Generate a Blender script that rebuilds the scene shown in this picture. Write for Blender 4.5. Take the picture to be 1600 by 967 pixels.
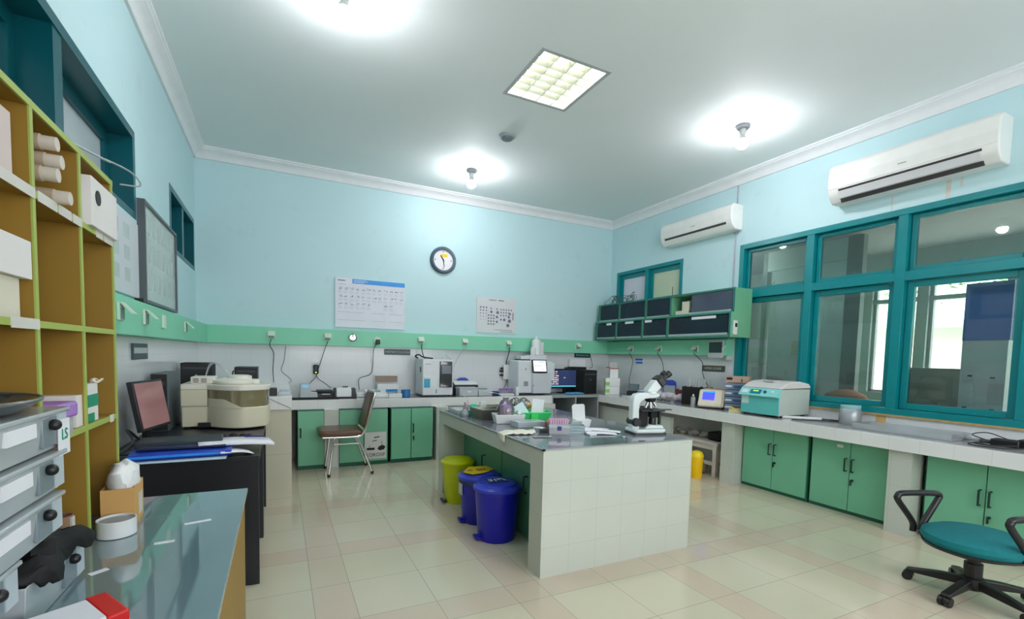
import bpy, bmesh, math, random
from mathutils import Vector, Matrix, Euler
random.seed(7)
for _o in list(bpy.data.objects): bpy.data.objects.remove(_o, do_unlink=True)
C = bpy.context.scene.collection
PI = math.pi
SC = bpy.context.scene
# ---------------------------------------------------------------- camera, world, exposure
cam_d = bpy.data.cameras.new('camera'); cam_o = bpy.data.objects.new('camera', cam_d); C.objects.link(cam_o)
cam_d.sensor_width = 36.0; cam_d.lens = 733.68 / 1600 * 36.0
cam_d.shift_y = (599.59 - 483.5) / 1600.0; cam_d.clip_start = 0.02; cam_d.clip_end = 200
_R = Vector((0.89622611, -0.44290085, 0.02485127)); _U = Vector((0.00473474, 0.06556977, 0.99783675)); _F = Vector((0.44357224, 0.89416969, -0.06086236))
_m = Matrix((_R, _U, -_F)).transposed().to_4x4(); _m.translation = Vector((0, 0, 1.3333)); cam_o.matrix_world = _m
SC.camera = cam_o
SC.view_settings.view_transform = 'Standard'; SC.view_settings.look = 'None'; SC.view_settings.gamma = 1.0
SC.view_settings.use_curve_mapping = False; SC.view_settings.exposure = 0.74
SC.cycles.use_denoising = True; SC.cycles.max_bounces = 10; SC.cycles.diffuse_bounces = 6; SC.cycles.glossy_bounces = 4
SC.cycles.transparent_max_bounces = 12; SC.cycles.sample_clamp_indirect = 6.0; SC.cycles.caustics_reflective = False; SC.cycles.caustics_refractive = False
W = bpy.data.worlds.new('sky'); SC.world = W; W.use_nodes = True
_bg = W.node_tree.nodes['Background']; _bg.inputs[0].default_value = (0.98, 0.97, 1.0, 1); _bg.inputs[1].default_value = 4.5
# daylight enters through the big unseen front window, added behind the camera for soft light; an area portal only guides the sampling of the sky
for _s, _l, _r in (((4.4, 1.7), (2.4, -1.91, 1.8), (PI/2, 0, 0)), ((4.9, 1.5), (7.2, 1.1, 1.7), (PI/2, 0, PI/2))):
    _pd = bpy.data.lights.new('daylight_portal', 'AREA'); _pd.shape = 'RECTANGLE'; _pd.size, _pd.size_y = _s; _pd.cycles.is_portal = True
    _po = bpy.data.objects.new('daylight_portal', _pd); C.objects.link(_po); _po.location = _l; _po.rotation_euler = _r
BULB = 165.0; TUBE = 9.0
# ---------------------------------------------------------------- room numbers (metres; camera stands over the origin)
LW, RW, BW, NW, CH, HC = -0.834, 4.918, 6.326, -1.7, 3.53, 3.415
# ---------------------------------------------------------------- materials
def lin(c):
    return tuple((x/255/12.92 if x/255 <= .04045 else ((x/255+.055)/1.055)**2.4) for x in c) + (1,)
_M = {}
def mat(name, rgb, rough=.5, metal=0, var=.06, scale=9, emit=None, es=0, spec=.5, coat=0, bump=0, bscale=60, trans=0):
    if name in _M: return _M[name]
    m = bpy.data.materials.new(name); m.use_nodes = True; nt = m.node_tree; b = nt.nodes['Principled BSDF']
    c = lin(rgb)
    tc = nt.nodes.new('ShaderNodeTexCoord'); nz = nt.nodes.new('ShaderNodeTexNoise'); nz.inputs['Scale'].default_value = scale; nz.inputs['Detail'].default_value = 3
    nt.links.new(tc.outputs['Object'], nz.inputs['Vector'])
    mx = nt.nodes.new('ShaderNodeMix'); mx.data_type = 'RGBA'
    mx.inputs[6].default_value = tuple(max(0, x*(1-var)) for x in c[:3]) + (1,); mx.inputs[7].default_value = tuple(min(1, x*(1+var)) for x in c[:3]) + (1,)
    nt.links.new(nz.outputs[0], mx.inputs[0]); nt.links.new(mx.outputs[2], b.inputs['Base Color'])
    b.inputs['Roughness'].default_value = rough; b.inputs['Metallic'].default_value = metal; b.inputs['Specular IOR Level'].default_value = spec
    b.inputs['Coat Weight'].default_value = coat; b.inputs['Transmission Weight'].default_value = trans
    if emit: b.inputs['Emission Color'].default_value = lin(emit); b.inputs['Emission Strength'].default_value = es
    if bump:
        n2 = nt.nodes.new('ShaderNodeTexNoise'); n2.inputs['Scale'].default_value = bscale; nt.links.new(tc.outputs['Object'], n2.inputs['Vector'])
        bp = nt.nodes.new('ShaderNodeBump'); bp.inputs['Strength'].default_value = bump; bp.inputs['Distance'].default_value = .01
        nt.links.new(n2.outputs[0], bp.inputs['Height']); nt.links.new(bp.outputs[0], b.inputs['Normal'])
    _M[name] = m; return m
def sheer(name, rgb, alpha=.35, rough=.15, glossy=.08):
    """clear plastic or glass: a see-through shader mixed with a tinted gloss"""
    if name in _M: return _M[name]
    m = bpy.data.materials.new(name); m.use_nodes = True; nt = m.node_tree; out = nt.nodes['Material Output']; b = nt.nodes['Principled BSDF']
    b.inputs['Base Color'].default_value = lin(rgb); b.inputs['Roughness'].default_value = rough
    t = nt.nodes.new('ShaderNodeBsdfTransparent'); t.inputs[0].default_value = tuple(.5+.5*x for x in lin(rgb)[:3]) + (1,)
    mx = nt.nodes.new('ShaderNodeMixShader'); mx.inputs[0].default_value = alpha
    nt.links.new(t.outputs[0], mx.inputs[1]); nt.links.new(b.outputs[0], mx.inputs[2])
    fr = nt.nodes.new('ShaderNodeFresnel'); g = nt.nodes.new('ShaderNodeBsdfGlossy'); g.inputs['Roughness'].default_value = .02
    m2 = nt.nodes.new('ShaderNodeMixShader'); mt = nt.nodes.new('ShaderNodeMath'); mt.operation = 'MULTIPLY'; mt.inputs[1].default_value = glossy/.04
    nt.links.new(fr.outputs[0], mt.inputs[0]); mt.use_clamp = True; nt.links.new(mt.outputs[0], m2.inputs[0])
    nt.links.new(mx.outputs[0], m2.inputs[1]); nt.links.new(g.outputs[0], m2.inputs[2]); nt.links.new(m2.outputs[0], out.inputs[0])
    _M[name] = m; return m
class NT:
    """small node maths on world position"""
    def __init__(s, m):
        s.nt = m.node_tree; s.geo = s.nt.nodes.new('ShaderNodeNewGeometry'); sp = s.nt.nodes.new('ShaderNodeSeparateXYZ')
        s.nt.links.new(s.geo.outputs['Position'], sp.inputs[0]); s.x, s.y, s.z = sp.outputs
        sn = s.nt.nodes.new('ShaderNodeSeparateXYZ'); s.nt.links.new(s.geo.outputs['Normal'], sn.inputs[0]); s.nx, s.ny, s.nz = sn.outputs
    def f(s, op, a, b=0.0, clamp=False):
        n = s.nt.nodes.new('ShaderNodeMath'); n.operation = op; n.use_clamp = clamp
        for i, v in enumerate((a, b)):
            if isinstance(v, (int, float)): n.inputs[i].default_value = v
            else: s.nt.links.new(v, n.inputs[i])
        return n.outputs[0]
    def mix(s, fac, a, b):
        n = s.nt.nodes.new('ShaderNodeMix'); n.data_type = 'RGBA'
        for i, v in ((0, fac), (6, a), (7, b)):
            if isinstance(v, (int, float, tuple)): n.inputs[i].default_value = v
            else: s.nt.links.new(v, n.inputs[i])
        return n.outputs[2]
    def noise(s, scale, detail=2):
        n = s.nt.nodes.new('ShaderNodeTexNoise'); n.inputs['Scale'].default_value = scale; n.inputs['Detail'].default_value = detail
        s.nt.links.new(s.geo.outputs['Position'], n.inputs['Vector']); return n.outputs[0]
    def fr(s, v, off, per): return s.f('MODULO', s.f('ADD', s.f('SUBTRACT', v, off), 1000*per), per)
    def near(s, v, at, w): return s.f('LESS_THAN', s.f('ABSOLUTE', s.f('SUBTRACT', v, at)), w)
def tile_mat(name, rgb, grout, size=.2, zoff=.18, rough=.12, w=.0018, xo=1.39, yo=.165):
    m = bpy.data.materials.new(name); m.use_nodes = True; n = NT(m); b = m.node_tree.nodes['Principled BSDF']
    def lines(v, off): 
        f = n.fr(v, off, size); return n.f('MAXIMUM', n.f('LESS_THAN', f, w), n.f('GREATER_THAN', f, size-w))
    ax = n.f('ABSOLUTE', n.nx); ay = n.f('ABSOLUTE', n.ny); az = n.f('ABSOLUTE', n.nz)
    lx = n.f('MULTIPLY', lines(n.x, xo), n.f('LESS_THAN', ax, .5)); ly = n.f('MULTIPLY', lines(n.y, yo), n.f('LESS_THAN', ay, .5)); lz = n.f('MULTIPLY', lines(n.z, zoff), n.f('LESS_THAN', az, .5))
    g = n.f('MAXIMUM', n.f('MAXIMUM', lx, ly), lz)
    base = n.mix(n.noise(3), tuple(c*.95 for c in lin(rgb)[:3]) + (1,), tuple(min(1, c*1.04) for c in lin(rgb)[:3]) + (1,))
    m.node_tree.links.new(n.mix(g, base, lin(grout)), b.inputs['Base Color']); b.inputs['Roughness'].default_value = rough
    _M[name] = m; return m
def floor_mat():
    m = bpy.data.materials.new('polished floor tiles'); m.use_nodes = True; n = NT(m); b = m.node_tree.nodes['Principled BSDF']
    fx = n.fr(n.x, .155, 1.0); fy = n.fr(n.y, .168, 1.0); w = .0022
    px = n.f('LESS_THAN', fx, .2); py = n.f('LESS_THAN', fy, .2); pink = n.f('MAXIMUM', px, py)
    def ln(f): 
        r = n.f('LESS_THAN', f, w)
        for a in (.2, .6): r = n.f('MAXIMUM', r, n.near(f, a, w))
        return n.f('MAXIMUM', r, n.f('GREATER_THAN', f, 1-w))
    g = n.f('MAXIMUM', ln(fx), ln(fy))
    cream = n.mix(n.noise(2.2, 4), lin((200, 193, 168)), lin((210, 203, 180)))
    rose = n.mix(n.noise(2.7, 4), lin((200, 184, 163)), lin((208, 193, 173)))
    c = n.mix(pink, cream, rose); c = n.mix(g, c, lin((172, 162, 144)))
    m.node_tree.links.new(c, b.inputs['Base Color']); b.inputs['Roughness'].default_value = .11; b.inputs['Specular IOR Level'].default_value = .45
    n2 = n.noise(6, 2); rr = n.f('ADD', n.f('MULTIPLY', n2, .10), .07); m.node_tree.links.new(rr, b.inputs['Roughness'])
    return m
def wall_mat(name, tile_top):
    """pale blue paint above, white glazed wall tiles with thin joints below"""
    m = bpy.data.materials.new(name); m.use_nodes = True; n = NT(m); b = m.node_tree.nodes['Principled BSDF']
    paint = n.mix(n.noise(1.3, 3), lin((186, 217, 222)), lin((194, 223, 227)))
    stain = n.f('MULTIPLY', n.f('GREATER_THAN', n.noise(5, 6), .66), .12)
    paint = n.mix(stain, paint, lin((176, 190, 188)))
    ax = n.f('ABSOLUTE', n.nx); ay = n.f('ABSOLUTE', n.ny)
    def lines(v, off, size): 
        f = n.fr(v, off, size); return n.f('MAXIMUM', n.f('LESS_THAN', f, .0014), n.f('GREATER_THAN', f, size-.0014))
    g = n.f('MAXIMUM', n.f('MAXIMUM', n.f('MULTIPLY', lines(n.x, .1, .2), n.f('LESS_THAN', ax, .5)), n.f('MULTIPLY', lines(n.y, .1, .2), n.f('LESS_THAN', ay, .5))), lines(n.z, .773, .25))
    tile = n.mix(n.f('MULTIPLY', g, .35), lin((218, 220, 222)), lin((180, 182, 184)))
    low = n.f('LESS_THAN', n.z, tile_top)
    m.node_tree.links.new(n.mix(low, paint, tile), b.inputs['Base Color'])
    m.node_tree.links.new(n.f('SUBTRACT', .55, n.f('MULTIPLY', low, .38)), b.inputs['Roughness'])
    return m
def granite_mat(name, rgb, rough=.08):
    m = bpy.data.materials.new(name); m.use_nodes = True; n = NT(m); b = m.node_tree.nodes['Principled BSDF']
    a = n.mix(n.noise(160, 2), tuple(c*.75 for c in lin(rgb)[:3]) + (1,), tuple(c*1.25 for c in lin(rgb)[:3]) + (1,))
    m.node_tree.links.new(a, b.inputs['Base Color']); b.inputs['Roughness'].default_value = rough; _M[name] = m; return m
white = mat('white plastic', (222, 224, 224), .35); offwhite = mat('cream plastic', (214, 208, 188), .4); black = mat('black plastic', (16, 17, 19), .4); blackm = mat('matte black', (12, 12, 14), .75)
dgrey = mat('dark grey plastic', (58, 62, 66), .5); grey = mat('mid grey plastic', (140, 146, 150), .45); lgrey = mat('light grey plastic', (184, 190, 194), .4)
steel = mat('brushed steel', (170, 172, 170), .28, 1, .08, 30); chrome = mat('chrome', (220, 220, 222), .08, 1, .02); paper = mat('white paper', (226, 226, 232), .8)
teal = mat('teal gloss paint', (0, 128, 134), .28, 0, .12, 5); teal_d = mat('dark teal gloss paint', (0, 82, 92), .3, 0, .12, 5)
band_m = mat('mint green paint', (128, 206, 172), .45, 0, .05, 3); door_m = mat('green laminate', (112, 180, 146), .35, 0, .06, 4); gdark = mat('dark green edging', (22, 92, 72), .45)
cornice_m = mat('white plaster', (226, 228, 230), .6); ceil_m = mat('ceiling paint', (228, 234, 234), .7, 0, .03, 1.2)
tile_w = tile_mat('white glazed tiles', (192, 197, 188), (178, 184, 177)); slab_m = tile_mat('white counter tiles', (224, 224, 224), (208, 209, 209))
granite = granite_mat('grey speckled granite', (120, 116, 118)); glassgrey = mat('dark glass counter sheet', (128, 140, 146), .04, 0, .1, 4, coat=1)
mustard = mat('mustard laminate', (148, 114, 40), .5, 0, .1, 3); lime = mat('lime edging', (160, 176, 84), .5); black_desk = mat('black laminate', (26, 30, 36), .35)
blue = mat('blue plastic', (20, 20, 168), .3); blue2 = mat('bright blue plastic', (40, 110, 190), .4); yellow = mat('yellow plastic', (236, 200, 10), .4); limeyel = mat('acid yellow plastic', (196, 206, 0), .35)
glass = sheer('window glass', (210, 226, 226), .03, .05, .04); clear = sheer('clear plastic', (225, 232, 236), .38, .2, .05); clearb = sheer('smoky plastic', (120, 128, 132), .45, .15, .06); cleard = sheer('frosted clear plastic', (222, 230, 234), .6, .35, .03)
purple = mat('lilac plastic', (168, 120, 200), .45); red = mat('red plastic', (206, 24, 22), .4); brown = mat('brown cardboard', (150, 112, 88), .8); kraft = mat('kraft cardboard', (206, 160, 96), .8)
inkblue = mat('dark blue print', (40, 60, 120), .6); inkgrey = mat('grey print', (120, 112, 136), .7); ink = mat('black print', (18, 18, 20), .6); skyblue = mat('sky blue print', (58, 150, 224), .5)
greenp = mat('green plastic', (40, 196, 100), .4); mintp = mat('bright mint plastic', (0, 196, 150), .45); cable = mat('black cable sheath', (34, 36, 40), .5); cablew = mat('white cable sheath', (206, 208, 208), .5)
# ---------------------------------------------------------------- mesh helpers
class G:
    def __init__(s): s.v = []; s.f = []; s.mi = []
    def _add(s, vs, fs, mi):
        n = len(s.v); s.v += [tuple(v) for v in vs]; s.f += [tuple(i+n for i in f) for f in fs]; s.mi += [mi]*len(fs)
    def box(s, x0, y0, z0, x1, y1, z1, mi=0, M=None):
        vs = [Vector((x, y, z)) for z in (z0, z1) for y in (y0, y1) for x in (x0, x1)]
        if M: vs = [M @ v for v in vs]
        s._add(vs, [(0, 2, 3, 1), (4, 5, 7, 6), (0, 1, 5, 4), (2, 6, 7, 3), (0, 4, 6, 2), (1, 3, 7, 5)], mi); return s
    def cyl(s, p, q, r, r2=None, seg=20, mi=0):
        return s.tube([p, q], [r, r if r2 is None else r2], seg, mi)
    def tube(s, pts, r, seg=8, mi=0, cap=True):
        pts = [Vector(p) for p in pts]; n = len(pts); rs = r if isinstance(r, (list, tuple)) else [r]*n
        ts = [(pts[min(i+1, n-1)]-pts[max(i-1, 0)]).normalized() for i in range(n)]
        a = Vector((0, 0, 1)) if abs(ts[0].z) < .9 else Vector((1, 0, 0)); u = ts[0].cross(a).normalized(); vs = []
        for i in range(n):
            u = (u - ts[i]*u.dot(ts[i])).normalized(); w = ts[i].cross(u)
            for k in range(seg): vs.append(pts[i] + (u*math.cos(2*PI*k/seg) + w*math.sin(2*PI*k/seg))*rs[i])
        fs = [(i*seg+k, i*seg+(k+1) % seg, (i+1)*seg+(k+1) % seg, (i+1)*seg+k) for i in range(n-1) for k in range(seg)]
        if cap: fs += [tuple(range(seg))[::-1], tuple((n-1)*seg+k for k in range(seg))]
        s._add(vs, fs, mi); return s
    def lathe(s, prof, c=(0, 0, 0), seg=28, mi=0, sx=1, sy=1):
        vs = []; n = len(prof)
        for r, z in prof:
            for k in range(seg): vs.append((c[0]+r*sx*math.cos(2*PI*k/seg), c[1]+r*sy*math.sin(2*PI*k/seg), c[2]+z))
        fs = [(i*seg+k, i*seg+(k+1) % seg, (i+1)*seg+(k+1) % seg, (i+1)*seg+k) for i in range(n-1) for k in range(seg)]
        if prof[0][0] > 1e-5: fs.append(tuple(range(seg))[::-1])
        if prof[-1][0] > 1e-5: fs.append(tuple((n-1)*seg+k for k in range(seg)))
        s._add(vs, fs, mi); return s
    def prism(s, poly, axis, a, b, mi=0):
        def P(p, t): return {'x': (t, p[0], p[1]), 'y': (p[0], t, p[1]), 'z': (p[0], p[1], t)}[axis]
        n = len(poly); vs = [P(p, a) for p in poly] + [P(p, b) for p in poly]
        s._add(vs, [tuple(range(n)), tuple(range(n, 2*n))[::-1]] + [(i, i+n, (i+1) % n + n, (i+1) % n) for i in range(n)], mi); return s
    def quad(s, a, b, c, d, mi=0): s._add([a, b, c, d], [(0, 1, 2, 3)], mi); return s
    def ball(s, c, r, sx=1, sy=1, sz=1, mi=0, seg=16):
        return s.lathe([(r*math.sin(PI*i/10)*1.0 if 0 < i < 10 else 1e-6, -r*sz*math.cos(PI*i/10)) for i in range(11)], c, seg, mi, sx, sy)
    def shell(s, x0, y0, z0, x1, y1, z1, t=.003, taper=0, mi=0):
        """open-topped tray: floor and four walls, narrower at the foot by taper"""
        k = taper; o0 = [(x0+k, y0+k, z0), (x1-k, y0+k, z0), (x1-k, y1-k, z0), (x0+k, y1-k, z0)]; o1 = [(x0, y0, z1), (x1, y0, z1), (x1, y1, z1), (x0, y1, z1)]
        i1 = [(x0+t, y0+t, z1), (x1-t, y0+t, z1), (x1-t, y1-t, z1), (x0+t, y1-t, z1)]; i0 = [(x0+k+t, y0+k+t, z0+t), (x1-k-t, y0+k+t, z0+t), (x1-k-t, y1-k-t, z0+t), (x0+k+t, y1-k-t, z0+t)]
        fs = [(0, 3, 2, 1), (12, 13, 14, 15)]
        for a in range(4):
            b = (a+1) % 4; fs += [(a, b, 4+b, 4+a), (4+a, 4+b, 8+b, 8+a), (8+a, 8+b, 12+b, 12+a)]
        s._add(o0+o1+i1+i0, fs, mi); return s
    def rot(s, M): s.v = [tuple(M @ Vector(v)) for v in s.v]; return s
    def make(s, name, mats, parent=None, loc=None, bevel=0, seg=2, sub=0, flat=False):
        me = bpy.data.meshes.new(name); me.from_pydata(s.v, [], s.f)
        for m in (mats if isinstance(mats, (list, tuple)) else [mats]): me.materials.append(m)
        for p, i in zip(me.polygons, s.mi): p.material_index = i
        bm = bmesh.new(); bm.from_mesh(me); bmesh.ops.recalc_face_normals(bm, faces=bm.faces); bm.to_mesh(me); bm.free()
        if not flat:
            for p in me.polygons: p.use_smooth = True
            me.set_sharp_from_angle(angle=math.radians(38))
        o = bpy.data.objects.new(name, me); C.objects.link(o)
        if parent: o.parent = parent
        if loc: o.location = loc
        if bevel:
            b = o.modifiers.new('bevel', 'BEVEL'); b.width = bevel; b.segments = seg; b.limit_method = 'ANGLE'; b.angle_limit = math.radians(40); b.harden_normals = False
        if sub: u = o.modifiers.new('sub', 'SUBSURF'); u.levels = sub; u.render_levels = sub
        return o
def thing(name, label, cat, loc=(0, 0, 0), rz=0, group=None):
    o = bpy.data.objects.new(name, None); C.objects.link(o); o.empty_display_size = .05
    o.location = loc; o.rotation_euler = (0, 0, rz); o['label'] = label; o['category'] = cat
    if group: o['group'] = group
    return o
def tag(o, label, cat, group=None, stuff=False):
    o['label'] = label; o['category'] = cat
    if group: o['group'] = group
    if stuff: o['kind'] = 'stuff'
    return o
def part_label(o, label): o['label'] = label; return o
def struct(o): o['kind'] = 'structure'; return o
def dup(root, loc, rz=None, label=None, group=None):
    r = root.copy(); C.objects.link(r); r.location = loc
    if rz is not None: r.rotation_euler = (0, 0, rz)
    if label: r['label'] = label
    if group: r['group'] = group
    for ch in list(root.children):
        c = ch.copy(); C.objects.link(c); c.parent = r
        for g in ch.children:
            d = g.copy(); C.objects.link(d); d.parent = c
    return r
def text(s, size, m, parent, loc, rot, name='lettering', depth=.0008, sx=1.0, align='CENTER'):
    cu = bpy.data.curves.new(name, 'FONT'); cu.body = s; cu.size = size; cu.align_x = align; cu.align_y = 'CENTER'; cu.extrude = depth; cu.resolution_u = 3
    t = bpy.data.objects.new(name, cu); C.objects.link(t); dg = bpy.context.evaluated_depsgraph_get(); dg.update()
    me = bpy.data.meshes.new_from_object(t.evaluated_get(dg)); bpy.data.objects.remove(t, do_unlink=True)
    me.materials.clear(); me.materials.append(m)
    o = bpy.data.objects.new(name, me); C.objects.link(o); o.location = loc; o.rotation_euler = rot; o.scale = (sx, 1, 1)
    if parent: o.parent = parent
    return o
def bez(pts, n=8):
    """smooth curve through the points (Catmull-Rom)"""
    P = [Vector(p) for p in pts]; P = [2*P[0]-P[1]] + P + [2*P[-1]-P[-2]]; out = []
    for i in range(1, len(P)-2):
        for k in range(n):
            t = k/n; a, b, c, d = P[i-1:i+3]
            out.append(.5*((2*b) + (c-a)*t + (2*a-5*b+4*c-d)*t*t + (3*b-a-3*c+d)*t**3))
    return out + [P[-2]]
FX = (PI/2, 0, 0)            # text facing -y
FXL = (PI/2, 0, PI/2)        # text facing +x
FXR = (PI/2, 0, -PI/2)       # text facing -x
# ================================================================ THE ROOM
g = G(); g.box(LW-.3, NW-.3, -.12, RW+.2, BW+.2, 0); struct(g.make('floor', floor_mat()))
# ceiling with the opening of the recessed light
PX0, PX1, PY0, PY1 = 1.715, 2.285, 3.075, 3.705
g = G()
g.box(LW-.2, NW-.2, CH, RW+.2, PY0, CH+.15); g.box(LW-.2, PY1, CH, RW+.2, BW+.2, CH+.15); g.box(LW-.2, PY0, CH, PX0, PY1, CH+.15); g.box(PX1, PY0, CH, RW+.2, PY1, CH+.15)
struct(g.make('ceiling', ceil_m))
wm = wall_mat('painted and tiled wall', 1.42)
g = G(); g.box(LW-.2, BW, 0, RW+.2, BW+.2, CH); struct(g.make('wall_back', wm))
g = G(); g.box(LW-.2, NW-.2, 0, .2, NW, CH); g.box(.2, NW-.2, 0, 4.6, NW, .95); g.box(.2, NW-.2, 2.65, 4.6, NW, CH); g.box(4.6, NW-.2, 0, RW+.2, NW, CH); struct(g.make('wall_front', wm))
g = G(); g.box(.2, NW-.15, .95, 4.6, NW, 1.0); g.box(.2, NW-.15, 2.6, 4.6, NW, 2.65); g.box(.2, NW-.15, 2.02, 4.6, NW, 2.10)
for _x in (.2, 1.28, 2.37, 3.46, 4.54): g.box(_x, NW-.15, 1.0, _x+.06, NW, 2.6)
struct(g.make('added_window', teal))  # unseen window, added to fill the room with soft daylight
def wall_with_holes(name, xa, xb, holes):
    """holes: (y0, y1, z0, z1) sorted along y"""
    g = G(); y = NW
    for (y0, y1, z0, z1) in holes:
        g.box(xa, y, 0, xb, y0, CH); g.box(xa, y0, 0, xb, y1, z0); g.box(xa, y0, z1, xb, y1, CH); y = y1
    g.box(xa, y, 0, xb, BW, CH); return struct(g.make(name, wm))
WZ0, WZ1 = 2.15, 2.703
wall_with_holes('wall_left', LW-.2, LW, [(.5, 3.885, WZ0, WZ1), (4.97, 6.245, WZ0+.02, WZ1+.02)])
wall_with_holes('wall_right', RW, RW+.16, [(.55, 3.89, .885, 2.70), (4.775, 6.165, 2.13, 2.70)])
# cornice: one profile run along three walls
def cornice(name, p0, p1, nrm):
    pr = [(0, HC-.0), (0, CH), (.112, CH), (.112, CH-.016), (.098, CH-.022), (.098, CH-.034), (.06, CH-.05), (.034, CH-.075), (.028, HC+.012), (.02, HC)]
    g = G(); a = Vector(p0); b = Vector(p1); n = Vector(nrm); vs = []
    for q in (a, b):
        for d, z in pr: v = q + n*d; vs.append((v.x, v.y, z))
    k = len(pr); g._add(vs, [tuple(range(k)), tuple(range(k, 2*k))[::-1]] + [(i, (i+1) % k, (i+1) % k+k, i+k) for i in range(k)], 0)
    return struct(g.make(name, cornice_m))
cornice('trim_1', (LW, NW, 0), (LW, BW, 0), (1, 0, 0)); cornice('trim_2', (LW, BW, 0), (RW, BW, 0), (0, -1, 0)); cornice('trim_3', (RW, NW, 0), (RW, BW, 0), (-1, 0, 0))
# mint green service ledge
B0, B1, BP = 1.391, 1.592, .108
g = G(); g.box(LW, 1.0, B0, LW+BP, BW, B1); struct(g.make('trim_4', band_m, bevel=.003))
g = G(); g.box(LW+BP, BW-BP, B0, RW-BP, BW, B1); struct(g.make('trim_5', band_m, bevel=.003))
g = G(); g.box(RW-BP, 3.93, B0, RW, BW, B1); struct(g.make('trim_6', band_m, bevel=.003))
g = G(); g.box(RW-BP*.75, 3.93, B0-.05, RW, 3.955, B0); struct(g.make('trim_7', mat('pale ledge bracket', (190, 205, 202), .5)))
# ---------------------------------------------------------------- windows
frost = mat('frosted window glass', (178, 188, 192), .25, 0, .12, 2)
def window_left(name, y0, y1, z0, z1, mulls):
    t = struct(G().box(LW-.19, y0, z0, LW+.004, y0+.05, z1).box(LW-.19, y1-.05, z0, LW+.004, y1, z1).box(LW-.19, y0+.05, z0, LW+.004, y1-.05, z0+.04).box(LW-.19, y0+.05, z1-.05, LW+.004, y1-.05, z1).make(name, [teal_d]))
    for y in mulls: G().box(LW-.18, y-.045, z0+.04, LW-.002, y+.045, z1-.05).make('mullion', teal_d, t)
    ys = [y0+.05] + [v for y in mulls for v in (y-.045, y+.045)] + [y1-.05]
    for a, b in zip(ys[::2], ys[1::2]):
        G().box(LW-.17, a, z0+.04, LW-.12, a+.06, z1-.05).box(LW-.17, b-.06, z0+.04, LW-.12, b, z1-.05).box(LW-.17, a+.06, z0+.04, LW-.12, b-.06, z0+.08).box(LW-.17, a+.06, z1-.12, LW-.12, b-.06, z1-.05).make('casement', teal_d, t)
        G().box(LW-.15, a+.06, z0+.08, LW-.142, b-.06, z1-.12).make('pane', frost, t)
    return t
window_left('window_1', .5, 3.885, WZ0, WZ1, [1.6, 2.72]); window_left('window_2', 4.97, 6.245, WZ0+.02, WZ1+.02, [5.6])
def pane_set(t, y0, y1, z0, z1, hook=False, s=.055, thin=False):
    xa, xb = RW+.045, RW+.085
    G().box(xa, y0, z0, xb, y0+s, z1).box(xa, y1-s, z0, xb, y1, z1).box(xa, y0+s, z0, xb, y1-s, z0+s).box(xa, y0+s, z1-s, xb, y1-s, z1).make('casement', teal, t, bevel=.004)
    G().box(xa+.015, y0+s, z0+s, xa+.02, y1-s, z1-s).make('pane', glass, t)
    if hook: G().cyl((xa-.002, (y0+y1)/2, z0+s+.03), (xa-.03, (y0+y1)/2, z0+s+.01), .004, seg=8).cyl((xa-.03, (y0+y1)/2, z0+s+.01), (xa-.03, (y0+y1)/2+.03, z0+s+.0), .003, seg=8).make('latch', teal, t)
# big window of the right wall
y0, y1, z0, z1 = .55, 3.89, .885, 2.70
t = struct(G().box(RW-.012, y0, z0, RW+.13, y0+.06, z1).box(RW-.012, y1-.055, z0, RW+.13, y1, z1).box(RW-.012, y0+.06, z0, RW+.13, y1-.055, z0+.055).box(RW-.012, y0+.06, z1-.055, RW+.13, y1-.055, z1).make('window_3', teal, bevel=.003))
mulls = [3.06, 2.255, 1.42]
for y in mulls: G().box(RW-.008, y-.038, z0+.055, RW+.12, y+.038, z1-.055).make('mullion', teal, t, bevel=.003)
ys = [y0+.06] + [v for y in mulls[::-1] for v in (y-.038, y+.038)] + [y1-.055]
for i, (a, b) in enumerate(zip(ys[::2], ys[1::2])):
    G().box(RW-.006, a, 2.07, RW+.12, b, 2.15).make('transom', teal, t, bevel=.003)
    pane_set(t, a+.004, b-.004, 2.152, z1-.057, True, .04); pane_set(t, a+.004, b-.004, z0+.057, 2.068)
tag_sill = struct(G().box(RW-.02, .5, .868, RW+.004, 3.95, .887).make('trim_8', mat('aged sill grout', (176, 150, 104), .8, 0, .25, 20)))
# small window above the wall cabinet
y0, y1, z0, z1 = 4.775, 6.165, 2.13, 2.70
t = struct(G().box(RW-.008, y0, z0, RW+.13, y0+.05, z1).box(RW-.008, y1-.05, z0, RW+.13, y1, z1).box(RW-.008, y0+.05, z0, RW+.13, y1-.05, z0+.05).box(RW-.008, y0+.05, z1-.05, RW+.13, y1-.05, z1).make('window_4', teal, bevel=.003))
G().box(RW-.006, 5.44, z0+.05, RW+.12, 5.51, z1-.05).make('mullion', teal, t)
for a, b, m in ((4.825, 5.44, mat('pale board behind the window', (196, 204, 178), .5)), (5.51, 6.115, mat('white board behind the window', (214, 212, 224), .5))):
    G().box(RW+.04, a, z0+.05, RW+.08, a+.05, z1-.05).box(RW+.04, b-.05, z0+.05, RW+.08, b, z1-.05).box(RW+.04, a+.05, z0+.05, RW+.08, b-.05, z0+.1).box(RW+.04, a+.05, z1-.11, RW+.08, b-.05, z1-.05).make('casement', teal, t)
    G().box(RW+.062, a+.05, z0+.1, RW+.07, b-.05, z1-.11).make('pane', m, t)
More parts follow.
